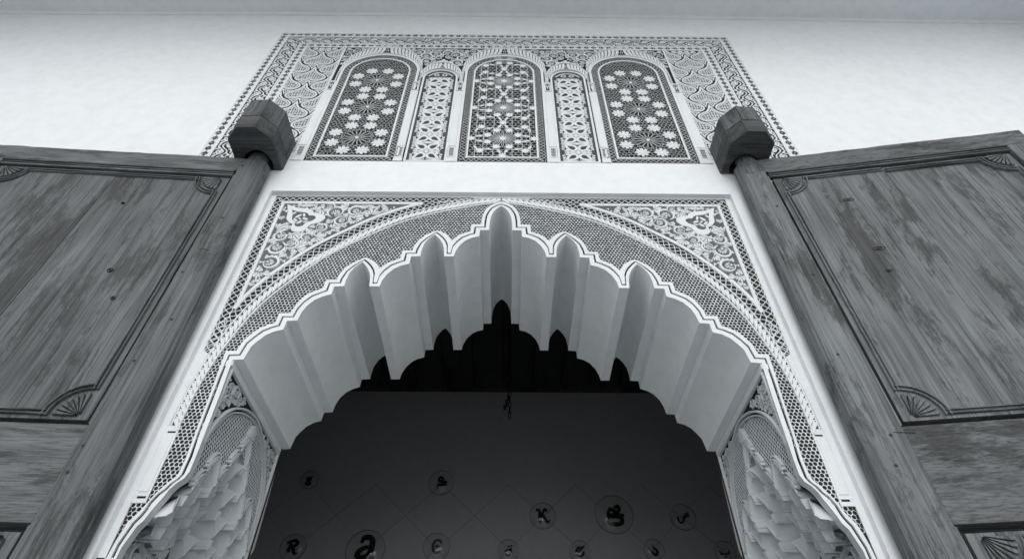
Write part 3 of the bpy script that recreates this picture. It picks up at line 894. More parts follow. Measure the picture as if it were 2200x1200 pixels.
# --- cloud-lattice side panels
half = [(0, .022), (.022, .006), (.055, 0), (.092, .010), (.117, .040), (.120, .075), (.104, .104), (.075, .127), (.046, .147), (.026, .178), (.016, .215), (0, .258)]
LOBE = half + [(-x, z) for x, z in reversed(half[1:-1])]
def lobe_field(X, Y):
    d = np_sdist(LOBE, X, Y)
    f = np.where(d > 0, -1.0, -1.0)
    f = np.maximum(f, .0068 - np.abs(d - .0118))
    f = np.maximum(f, .0042 - np.abs(d - .0282))
    g = np.maximum(.0025 - np.abs((X + 100 * .018) % .018 - .009), .0025 - np.abs((Y + 1.0) % .021 - .0105))
    f = np.maximum(f, np.where(d > .0365, g, -1))
    return f
def lobe_mesh(x0, x1):
    m_ = MB(); relief(m_, lobe_field, x0, x1, -.002, .26, .0038, PG, .0, lambda u, v, n: (u * K, -n, v * K))
    return mesh_of('cloud_lattice', m_, M_STUCCO)
LB_FULL, LB_R, LB_L = lobe_mesh(-.125, .125), lobe_mesh(0, .125), lobe_mesh(-.125, 0)
for s in (-1, 1):
    SP = bpy.data.objects.new('cloud_panel', None); link(SP, PAN, (s * 1.4425 * K, WY, ZC + 3.0 * K))
    SP['label'] = 'tall panel of cloud-shaped lattice fields, %s end of the carved panel' % ('left' if s < 0 else 'right')
    u0, u1 = 1.29, 1.593; uc = (u0 + u1) / 2; hw = (u1 - u0) / 2
    ctr = [(0, 4.315 - .267 * k) for k in range(5)]; sid = [(q, 4.448 - .267 * k) for k in range(6) for q in (-hw, hw)]
    for x, z in ctr: inst('cloud_lattice', LB_FULL, SP, ((s * uc + x) * K, WY, z * K + ZC))
    for x, z in sid: inst('cloud_lattice', LB_R if x < 0 else LB_L, SP, ((s * uc + x) * K, WY, z * K + ZC))
    def outside(X, Y, s=s):
        X = X - s * uc
        d = np.full(X.shape, -9.0)
        for x, z in ctr + sid: d = np.maximum(d, np_sdist(LOBE, X - x, Y - z))
        f = -d - .0045
        f = np.minimum(f, np.where(d < -.016, .003, 1) * 0 + np.abs(-d - .016) - .0028)
        # flowers and half arches at the head of the panel
        hd = Y - (4.60 - .45 * X * X / hw / hw * .12 * 3)
        f = np.minimum(f, np.abs(hd + .0) - .003)
        f = np.minimum(f, np.where(hd > .006, np.abs(np.sin(60 * X) * np.sin(70 * Y)) * .01 - .002, 1))
        return f
    mb = MB(); a, b = sorted((s * u0, s * u1))
    relief(mb, outside, a, b, 3.06, 4.630, .0042, PG, .0, fp)
    box(mb, a, b, 3.012, 3.058, PG, .0, fp)
    obj('cloud_ground', mb, M_STUCCO, SP, stuff=True)

# --- arched windows
def arch_path(c, a, zb, zs, b, n=24):
    return [(c - a, zb)] + [(c - a * math.cos(PI * i / n), zs + b * math.sin(PI * i / n)) for i in range(n + 1)] + [(c + a, zb)]
def leaf_ring(parent, c, in_a, in_b, out_a, out_b, zs, zcap, nl, nv):
    """ring of slanting leaves from the capital up and over, mirrored about the crown"""
    def I(q):
        if q < 0: return (in_a, zs + q)
        return (in_a * math.cos(q), zs + in_b * math.sin(q))
    def Oc(q):
        if q < 0: return (out_a, zs + q)
        return (out_a * math.cos(q), zs + out_b * math.sin(q))
    qs = [(zcap - zs) + (0 - (zcap - zs)) * i / nv for i in range(nv)] + [PI / 2 * .965 * (i / nl) ** 1.05 for i in range(nl + 1)]
    for s in (-1, 1):
        for q0, q1 in zip(qs, qs[1:]):
            d = q1 - q0
            P = []
            shape = [(.10, .02), (.62, .30), (.80, .60), (.92, .92), (.70, 1.0), (.30, .97), (.06, .85), (.02, .55), (-.25, .25), (-.55, .02)]
            for t, r in shape:
                q = q0 + d * (t + .15)
                a_, b_ = I(q), Oc(q)
                P.append((c + s * (a_[0] + (b_[0] - a_[0]) * r), a_[1] + (b_[1] - a_[1]) * r))
            mb = MB(); prism(mb, P, PG, .0, fp, .0015)
            hx = P[4][0] * .35 + P[5][0] * .3 + P[7][0] * .35, P[4][1] * .35 + P[5][1] * .3 + P[7][1] * .35
            o = obj('ring_leaf', mb, M_STUCCO, parent)
    # small pierced triangle at the crown
    mb = MB()
    for dx, dz in ((0, .62), (-.008, .38), (.008, .38)):
        z = zs + in_b + (out_b - in_b) * dz
        prism(mb, [(c + dx - .006, z), (c + dx, z - .010), (c + dx + .006, z), (c + dx, z + .012)], PG, .0, fp)
    obj('crown_piece', mb, M_STUCCO, parent)
    mb = MB()
    pts = [(c - out_a, zcap)] + [(c - out_a * math.cos(PI * i / 40), zs + out_b * math.sin(PI * i / 40)) for i in range(41)] + [(c + out_a, zcap)]
    cx = [(c + (x - c) * 1.0, z + .006) for x, z in pts]
    ribbon(mb, cx[4:-4], .010, PG, .004, fp, False, .3)
    obj('ring_edge', mb, M_STUCCO, parent)
ZS = 4.215
def flower_mesh():
    m_ = MB(); mp = lambda u, v, n: (u, -n, v); R = .044
    for k in range(8):
        a = 2 * PI * k / 8 + PI / 8
        P = [(R * .30 * math.cos(a - .30), R * .30 * math.sin(a - .30))]
        for da, r in ((-.30, .66), (-.27, .85), (-.15, .99), (0, 1.02), (.15, .99), (.27, .85), (.30, .66)): P.append((R * r * math.cos(a + da), R * r * math.sin(a + da)))
        P.append((R * .30 * math.cos(a + .30), R * .30 * math.sin(a + .30)))
        prism(m_, P, -.0025, .001, mp)
        b = a + PI / 8                                  # bridge between petals, past the hole
        prism(m_, [(R * r * math.cos(b + da), R * r * math.sin(b + da)) for da, r in ((-.16, .50), (.16, .50), (.14, .66), (-.14, .66))], -.0025, .0005, mp)
    prism(m_, circ(0, 0, R * .30, 10), -.0025, .0015, mp)
    return mesh_of('flower', m_, M_STUCCO)
def wheel_mesh():
    m_ = MB(); mp = lambda u, v, n: (u, -n, v); R = .098; k = 16
    for i in range(k):
        a = 2 * PI * i / k
        c_, s_ = math.cos(a), math.sin(a)
        P = [(.024, 0), (.050, .0085), (.082, .0135), (.098, 0), (.082, -.0135), (.050, -.0085)]
        ribbon(m_, [(x * c_ - y * s_, x * s_ + y * c_) for x, y in P], .0022, -.0025, -.0005, mp, True, .2)
        b = a + PI / k
        ribbon(m_, [(.090 * math.cos(b), .090 * math.sin(b)), (.104 * math.cos(b), .104 * math.sin(b))], .0022, -.0025, -.0006, mp)
    ribbon(m_, circ(0, 0, .020, 16), .0022, -.0025, -.0004, mp, True)
    prism(m_, circ(0, 0, .0125, 12), -.0025, .001, mp)
    return mesh_of('wheel', m_, M_STUCCO)
def star_mesh():
    m_ = MB(); mp = lambda u, v, n: (u, -n, v)
    P = []
    for k in range(16):
        a = 2 * PI * k / 16; r = .031 if k % 2 == 0 else .0175
        P.append((r * math.cos(a), r * math.sin(a)))
    prism(m_, P, -.0025, .001, mp)
    return mesh_of('star', m_, M_STUCCO)
def kite_mesh():
    m_ = MB(); mp = lambda u, v, n: (u, -n, v)
    prism(m_, [(-.030, 0), (-.0025, .0095), (.026, .003), (.026, -.003), (-.0025, -.0095)], -.0025, .0, mp)
    return mesh_of('kite', m_, M_STUCCO)
FLOWER, WHEEL, STAR, KITE = flower_mesh(), wheel_mesh(), star_mesh(), kite_mesh()
def cell_net(mb, test, bb, pitch, w, n0, n1, mp, jit, seed):
    """irregular six-sided strapwork, every bar a ribbon"""
    r_ = random.Random(seed); R = pitch / math.sqrt(3); J = {}
    def jt(p):
        k = (round(p[0] * 2000), round(p[1] * 2000))
        if k not in J: J[k] = (p[0] + r_.uniform(-jit, jit), p[1] + r_.uniform(-jit, jit))
        return J[k], k
    done = set(); row = 0; y = bb[2]
    while y < bb[3]:
        x = bb[0] + (pitch / 2 if row % 2 else 0)
        while x < bb[1]:
            vs = [jt((x + R * math.cos(PI / 6 + k * PI / 3), y + R * math.sin(PI / 6 + k * PI / 3))) for k in range(6)]
            for k in range(6):
                (a, ka), (b, kb) = vs[k], vs[(k + 1) % 6]
                e = tuple(sorted((ka, kb)))
                if e in done: continue
                done.add(e)
                if test((a[0] + b[0]) / 2, (a[1] + b[1]) / 2): ribbon(mb, [a, b], w, n0, n1, mp, False, .2)
            x += pitch
        y += pitch * math.sqrt(3) / 2; row += 1
for c, kind in ((-.938, 'flower'), (0, 'star'), (.938, 'flower')):
    AW = bpy.data.objects.new('lattice_window', None); link(AW, PAN, (c * K, WY, ZC + 3.02 * K))
    AW['label'] = {-.938: 'left round-headed window screen with three wheels of flowers', 0: 'middle round-headed window screen with white stars', .938: 'right round-headed window screen with three wheels of flowers'}[c]
    loop = lambda a, zb, b: [(c + x, z) for x, z in arch_path(0, a, zb, ZS, b)]
    # dark pane behind the screen
    mb = MB(); prism(mb, loop(.275, 3.012, .27), -.05, PG + .0006, fp); obj('pane', mb, M_GAP, AW)
    mb = MB(); band_net(mb, loop(.250, 3.038, .243), .042, .100, PG, -.0006, fp, .0030, True, 3); obj('edge_lattice', mb, M_STUCCO, AW, stuff=True)
    mb = MB(); ribbon(mb, loop(.2215, 3.066, .218), .0135, PG, .002, fp, True, .1); obj('inner_frame', mb, M_STUCCO, AW)
    mb = MB(); P = loop(.286, 3.012, .285); ribbon(mb, P, .020, PG, .004, fp, False, .1)
    P = loop(.297, 3.9, .303); ribbon(mb, P[1:-1], .012, PG, .009, fp, False, .5); obj('outer_frame', mb, M_STUCCO, AW)
    ip = loop(.213, 3.074, .21)
    if kind == 'flower':
        wheels = [(c, 4.072), (c, 3.677), (c, 3.281)]
        fl = []
        for (x, z) in wheels:
            inst('wheel', WHEEL, AW, (x * K, WY, z * K + ZC))
            for k in range(8):
                a = PI / 8 + k * PI / 4; px, pz = x + .160 * math.cos(a), z + .158 * math.sin(a)
                fl.append((px, pz)); inst('flower', FLOWER, AW, (px * K, WY, pz * K + ZC), (0, -a, 0))
        tst = lambda x, y: inside(ip, x, y) and all(math.hypot(x - q[0], y - q[1]) > .098 for q in wheels) and all(math.hypot(x - q[0], y - q[1]) > .041 for q in fl)
        mb = MB(); cell_net(mb, tst, (c - .24, c + .24, 3.05, 4.46), .0265, .0020, PG, -.0008, fp, .0065, 4); obj('strapwork', mb, M_STUCCO, AW, stuff=True)
    else:
        stars = []; kites = []
        zB = [3.878 + .396 * k for k in (-2, -1, 0, 1)]; zD = [3.681 + .396 * k for k in (-1, 0, 1, 2)]
        for z in zB: stars.append((0, z)); stars += [(q * .203, z - .198) for q in (-1, 1)]
        for z in zD:
            for k in range(8):
                a = PI / 8 + k * PI / 4; stars.append((.106 * math.cos(a), z + .106 * math.sin(a)))
            for q in (-1, 1):
                for w_ in (-1, 1):
                    stars.append((q * .142, z + w_ * .142)); kites.append((q * .092, z + w_ * .124, math.atan2(w_ * -.02, q * .1)))
                    kites.append((q * .150, z + w_ * .030, math.atan2(w_ * -.028, q * .1))); kites.append((q * .022, z + w_ * .148, math.atan2(w_ * .1, -q * .05)))
                    kites.append((q * .172, z + w_ * .172 - w_ * .065, math.atan2(-w_ * .1, q * .05)))
        for z in zD: stars.append((0, z))
        for x, z in stars:
            if sdist(ip, c + x, z) > -.004: inst('star', STAR, AW, (x * K, WY, z * K + ZC))
        for x, z, a in kites:
            if sdist(ip, c + x, z) > .01: inst('kite', KITE, AW, (x * K, WY + .0005, z * K + ZC), (0, -a, 0))
        mb = MB()
        # rays and rings of the star pattern
        for z in zD:
            for k in range(16):
                a = PI / 16 + k * PI / 8
                ribbon(mb, [p for p in [(.026 * math.cos(a), z + .026 * math.sin(a)), (.085 * math.cos(a + .13), z + .085 * math.sin(a + .13))]], .0034, PG, -.0006, fp)
                ribbon(mb, [(.026 * math.cos(a), z + .026 * math.sin(a)), (.085 * math.cos(a - .13), z + .085 * math.sin(a - .13))], .0034, PG, -.0006, fp)
        def t2(x, y): return inside(ip, x, y) and all(math.hypot(x, y - z) > .08 for z in zD) and all(math.hypot(x - q[0], y - q[1]) > .018 for q in stars)
        cell_net(mb, t2, (-.24, .24, 3.05, 4.46), .0340, .0024, PG, -.0007, fp, .003, 9)
        # upright and slanting straps
        for x in [-.175, -.125, -.06, .06, .125, .175]:
            zz = 3.08
            while zz < 4.42:
                if t2(x, zz + .012): ribbon(mb, [(x, zz), (x, zz + .025)], .0036, PG, -.0005, fp)
                zz += .025
        obj('strapwork', mb, M_STUCCO, AW, stuff=True)
    leaf_ring(AW, c, .303, .318, .322 if c == 0 else .316, .445, ZS, 4.045, 15, 6)

# --- narrow carved panels between the windows
def medallion_mesh():
    m_ = MB(); mp = lambda u, v, n: (u * K, -n, v * K)
    # half of a row: an almond loop with its stem, drawn for the right-hand side, row height .1
    P = smooth_line([(.098, .008), (.080, .014), (.068, .040), (.052, .070), (.028, .080), (.010, .066), (.008, .044), (.024, .024), (.050, .018), (.072, .012), (.098, .006)], 4)
    ribbon(m_, P, .0195, -.006, .0, mp, False, .15)
    ribbon(m_, [(.0, .0965), (.05, .0925), (.085, .0965)], .0065, -.0025, -.0002, mp, False, .1)
    ribbon(m_, smooth_line([(.004, .012), (.02, .006), (.05, .003), (.075, .004)], 4), .007, -.0025, -.0002, mp, False, .1)
    prism(m_, [(.0, .074), (.010, .086), (.0, .0965)], -.0025, -.0002, mp)
    prism(m_, [(.055, .078), (.075, .062), (.080, .084), (.062, .090)], -.0025, -.0002, mp)
    for q in ([(.028, .036), (.040, .032), (.042, .046), (.030, .050)], [(.046, .036), (.058, .034), (.050, .056)], [(.024, .056), (.036, .056), (.038, .066), (.028, .068)]):
        prism(m_, q, -.006, -.002, mp)
    prism(m_, circ(.094, .062, .0095, 8), -.006, -.001, mp)
    prism(m_, circ(.094, .040, .0075, 8), -.006, -.001, mp)
    ribbon(m_, smooth_line([(.083, .082), (.088, .06), (.084, .040), (.098, .022)], 4), .007, -.006, -.001, mp)
    return mesh_of('medallion', m_, M_STUCCO)
MED = medallion_mesh()
for c in (-.475, .475):
    NP = bpy.data.objects.new('scroll_panel', None); link(NP, PAN, (c * K, WY, ZC + 3.02 * K))
    NP['label'] = 'narrow upright panel of paired scrolls between windows, %s of the middle one' % ('left' if c < 0 else 'right')
    zs, b = 4.118, .112
    mb = MB(); prism(mb, arch_path(c, .118, 3.012, zs, .121), -.05, PG + .0006, fp); obj('ground', mb, M_GREY2, NP)
    mb = MB(); ribbon(mb, arch_path(c, .1235, 3.012, zs, .123), .0150, PG, .003, fp, False, .1)
    ribbon(mb, arch_path(c, .137, 3.85, zs, .150)[1:-1], .010, PG, .008, fp, False, .5)
    ribbon(mb, [(c - .116, 3.020), (c + .116, 3.020)], .014, PG, .002, fp)
    obj('frame', mb, M_STUCCO, NP)
    lim = arch_path(c, .118, 3.0, zs, .118)
    for k in range(12):
        z0 = 3.030 + .0992 * k
        for s in (-1, 1):
            up_ = (k % 2 == 0)
            if z0 > 4.10 and k >= 11: continue
            inst('medallion', MED, NP, (c * K, WY, (z0 if up_ else z0 + .0992) * K + ZC), None, (s * 1.0, 1, 1.0 if up_ else -1.0))
        mb = MB()
        if k % 2 == 1:
            z = z0 + .0992
            ribbon(mb, smooth_line([(c - .104, z), (c - .06, z + .0085), (c, z + .001), (c + .06, z + .0085), (c + .104, z)], 4), .0055, PG, -.001, fp)
            ribbon(mb, smooth_line([(c - .104, z), (c - .06, z - .0085), (c, z - .001), (c + .06, z - .0085), (c + .104, z)], 4), .0055, PG, -.001, fp)
            prism(mb, [(c - .016, z), (c, z - .013), (c + .016, z), (c, z + .013)], PG, .001, fp)
        else:
            z = z0 + .0992
            for dx, dz in ((0, 0), (-.008, .008), (.008, .008), (-.008, -.008), (.008, -.008)):
                prism(mb, [(c + dx - .0042, z + dz), (c + dx, z + dz - .005), (c + dx + .0042, z + dz), (c + dx, z + dz + .005)], PG, .0, fp)
            for s in (-1, 1): ribbon(mb, [(c + s * .018, z), (c + s * .07, z)], .006, PG, -.001, fp)
        if z < 4.14: obj('link', mb, M_STUCCO, NP)
    mb = MB(); z = 4.185
    ribbon(mb, smooth_line([(c - .09, 4.15), (c - .05, 4.19), (c, 4.205), (c + .05, 4.19), (c + .09, 4.15)], 4), .010, PG, .0, fp)
    for s in (-1, 1): ribbon(mb, circ(c + s * .030, 4.165, .016, 12), .008, PG, .0, fp, True)
    obj('head_scroll', mb, M_STUCCO, NP)
    leaf_ring(NP, c, .143, .160, .158, .258, zs, 4.045, 9, 3)
    mb = MB()                                           # trefoil on the crown
    z = zs + .272
    for dx, dz, r in ((0, .026, .016), (-.024, .004, .015), (.024, .004, .015), (0, .004, .013)):
        prism(mb, circ(c + dx, z + dz, r, 10), PG, .002, fp, .002)
    obj('trefoil', mb, M_STUCCO, NP)
# --- engaged columns
for c, w_ in ((-1.2605, .055), (-.641, .048), (-.319, .046), (.319, .046), (.641, .048), (1.2605, .055)):
    CO = bpy.data.objects.new('column', None); link(CO, PAN, (c * K, WY, ZC + 3.02 * K))
    h = w_ / 2
    mb = MB(); box(mb, c - h - .003, c + h + .003, 3.176, 3.914, PG, .001, fp)
    prism(mb, [(c - h, 3.18), (c + h, 3.18), (c + h, 3.89), (c, 3.905), (c - h, 3.89)], .001, .006, fp, .004); obj('shaft', mb, M_STUCCO, CO)
    for nm, z0, z1 in (('base', 3.060, 3.174), ('capital', 3.916, 4.038)):
        mb = MB()
        ribbon(mb, [(c - h + .004, z0 + .006), (c + h - .004, z0 + .006), (c + h - .004, z1 - .006), (c - h + .004, z1 - .006)], .009, PG, .004, fp, True, .1)
        box(mb, c - h, c + h, z0, z1, PG, -.004, fp)
        if nm == 'base':
            for q in range(3):
                for s in (-1, 1): ribbon(mb, circ(c + s * .007, z0 + .028 + q * .028, .008, 8), .0045, PG, .001, fp, True)
        else:
            for s in (-1, 1): ribbon(mb, smooth_line([(c + s * .014, z0 + .02), (c + s * .014, z0 + .07), (c + s * .006, z0 + .10)], 3), .005, PG, .001, fp)
            prism(mb, [(c - .006, z0 + .085), (c, z0 + .03), (c + .006, z0 + .085)], PG, .001, fp)
        obj(nm, mb, M_STUCCO, CO)
    mb = MB(); box(mb, c - h - .003, c + h + .003, 3.012, 3.056, PG, .006, fp); obj('plinth', mb, M_STUCCO, CO)
    mb = MB(); box(mb, c - h - .003, c + h + .003, 4.0405, 4.05, PG, .006, fp); obj('abacus', mb, M_STUCCO, CO)
# --- scrolled fields between the arch heads
for s in (-1, 1):
    mp = (lambda u, v, n, s=s: fp(s * u, v, n))
    SF = bpy.data.objects.new('scroll_field', None); link(SF, PAN, (s * .475 * K, WY, ZC + 4.5 * K))
    SF['label'] = 'field of carved scrolls between the window heads, %s of the middle window' % ('left' if s < 0 else 'right')
    A = [(.322 * math.cos(a), ZS + .455 * math.sin(a)) for a in [PI / 2 * (1 - i / 12) for i in range(13)]]
    Bq = [(.938 - .316 * math.cos(a), ZS + .455 * math.sin(a)) for a in [PI / 2 * i / 12 for i in range(13)]]
    Nn = [(.475 - .158 * math.cos(a), 4.118 + .270 * math.sin(a)) for a in [PI * i / 12 for i in range(13)]]
    fld = [p for p in A if p[1] > 4.30 and p[0] > .012] + [p for p in Nn if p[1] > 4.30] + [p for p in Bq if p[1] > 4.30 and p[0] < .926]
    fld = [(x, min(z, 4.625)) for x, z in fld]
    arabesque(fld + [(.92, 4.630), (.02, 4.630)], [.046, .038, .030, .024, .019, .015, .012, .009], 260, 41, PG, .001, mp, M_STUCCO, SF, False, lambda x, z, r: math.hypot(x - .475, z - 4.40) < .04 + r, .0235, .0135)
    # outer corners beyond the side windows
    fld = [(.95, 4.630), (1.272, 4.630), (1.272, 4.30)] + [(.938 + .322 * math.cos(a), ZS + .460 * math.sin(a)) for a in [.24 + (PI / 2 - .24) * i / 12 for i in range(13)]]
    arabesque(fld, [.036, .028, .022, .017, .013, .010], 220, 47, PG, .0, mp, M_STUCCO, SF, False, None, .0205, .0125)

# ------------------------------------------------------------------ wooden pivot blocks above the doors
for s, word in ((-1, 'left'), (1, 'right')):
    BK = thing('pivot_block', 'eight-sided dark wooden socket block holding the top of the %s door post' % word, 'wooden block', (s * 1.42, WY, ZC + 2.87), 'door socket blocks on the wall')
    oc = [(1.289, WY), (1.291, -.241), (1.366, -.322), (1.474, -.318), (1.550, -.238), (1.550, WY)]
    cx, cy = 1.42, -.13
    def shr(p, f): return (cx + (p[0] - cx) * f, cy + (p[1] - cy) * f if p[1] < WY - .01 else p[1])
    zb, zm, zt = 2.868, 2.980, (3.165 if s < 0 else 3.135)
    for i in range(5):                                  # one board for every visible side
        a, b = oc[i], oc[i + 1]
        g = .0015
        L = math.hypot(b[0] - a[0], b[1] - a[1]); ux, uy = (b[0] - a[0]) / L * g, (b[1] - a[1]) / L * g
        a2, b2 = (a[0] + ux, a[1] + uy), (b[0] - ux, b[1] - uy)
        c1, c2 = shr(b2, .80), shr(a2, .80)
        mb = MB()
        k = 4
        top = [shr(a2, .985), shr(b2, .985), c1, c2]
        V = [(s * x, y, zm + .002 + ZC) for x, y in (a2, b2, c1, c2)] + [(s * x, y, zt - .008 + ZC) for x, y in (a2, b2, c1, c2)] + [(s * x, y, zt + ZC) for x, y in top]
        mb.add(V, [(0, 1, 2, 3)] + [(j, (j + 1) % 4, 4 + (j + 1) % 4, 4 + j) for j in range(4)] + [(4 + j, 4 + (j + 1) % 4, 8 + (j + 1) % 4, 8 + j) for j in range(4)] + [(8, 9, 10, 11)])
        obj('board', mb, M_BLOCK, BK)
        if 0 < i < 4 or i == 0:
            nx, ny = (b[1] - a[1]) / L, -(b[0] - a[0]) / L
            if (a[0] + b[0]) / 2 * nx + ((a[1] + b[1]) / 2 + .13) * ny - cx * nx < 0: nx, ny = -nx, -ny
            for q in range(3):
                t = rng.uniform(.12, .88); z = rng.choice((zm + .02, zm + .03, zt - .03, zm + .075)) + rng.uniform(-.006, .006)
                px, py = a[0] + (b[0] - a[0]) * t, a[1] + (b[1] - a[1]) * t
                r_ = rng.uniform(.0025, .0045); tx, ty = -ny, nx
                mb = MB(); rim = [(s * (px + nx * .0012 + tx * r_ * math.cos(w2)), py + ny * .0012 + ty * r_ * math.cos(w2), z + r_ * math.sin(w2) + ZC) for w2 in [2 * PI * h / 8 for h in range(8)]]
                mb.add(rim, [tuple(range(8))]); obj('nail_hole', mb, M_NAIL, BK)
    mb = MB(); P = [shr(p, .9) for p in oc]; k = 6
    mb.add([(s * x, y, zt - .012 + ZC) for x, y in P] + [(s * x, y, zm - .05 + ZC) for x, y in P], [tuple(range(k))] + [(j, (j + 1) % k, k + (j + 1) % k, k + j) for j in range(k)])
    obj('core', mb, M_BLOCK, BK)
    # base board with the round socket
    mb = MB(); N = 40; hc = (1.415, -.080); hr = .083
    def edge(t):                                        # point of the octagon outline seen from the socket centre
        dx, dy = math.cos(t), math.sin(t); best = 9
        for a, b in zip(oc, oc[1:] + oc[:1]):
            ex, ey = b[0] - a[0], b[1] - a[1]; den = dx * ey - dy * ex
            if abs(den) < 1e-9: continue
            q = ((a[0] - hc[0]) * ey - (a[1] - hc[1]) * ex) / den; w2 = ((a[0] - hc[0]) * dy - (a[1] - hc[1]) * dx) / den
            if q > 0 and -1e-6 <= w2 <= 1 + 1e-6: best = min(best, q)
        return best
    ang = [2 * PI * i / N for i in range(N)] + [math.atan2(p[1] - hc[1], p[0] - hc[0]) % (2 * PI) for p in oc]
    ang = sorted(ang); N = len(ang)
    lay = []
    for i, t in enumerate(ang):
        R = edge(t); r_ = min(hr, R * .98) + .004 * math.sin(3 * t + 1)
        r_ = min(r_, R * .98)
        dx, dy = math.cos(t), math.sin(t)
        for rr, z in ((r_, zm - .012), (r_, zb), (R * .965, zb), (R * .992, zb + .014), (R * .992, zm - .001), (R * .98, zm + .001)):
            lay.append((s * (hc[0] + dx * rr), hc[1] + dy * rr, z + ZC))
    F = []
    for i in range(N):
        for q in range(5): F.append((6 * i + q, 6 * i + q + 1, 6 * ((i + 1) % N) + q + 1, 6 * ((i + 1) % N) + q))
    mb.add(lay, F); mb.add([(s * (hc[0] + .1 * math.cos(t)), hc[1] + (.1 * math.sin(t) if math.sin(t) < 0 else .05 * math.sin(t)), zm - .012 + ZC) for t in ang], [tuple(range(N))])
    obj('base_board', mb, M_BASE, BK)

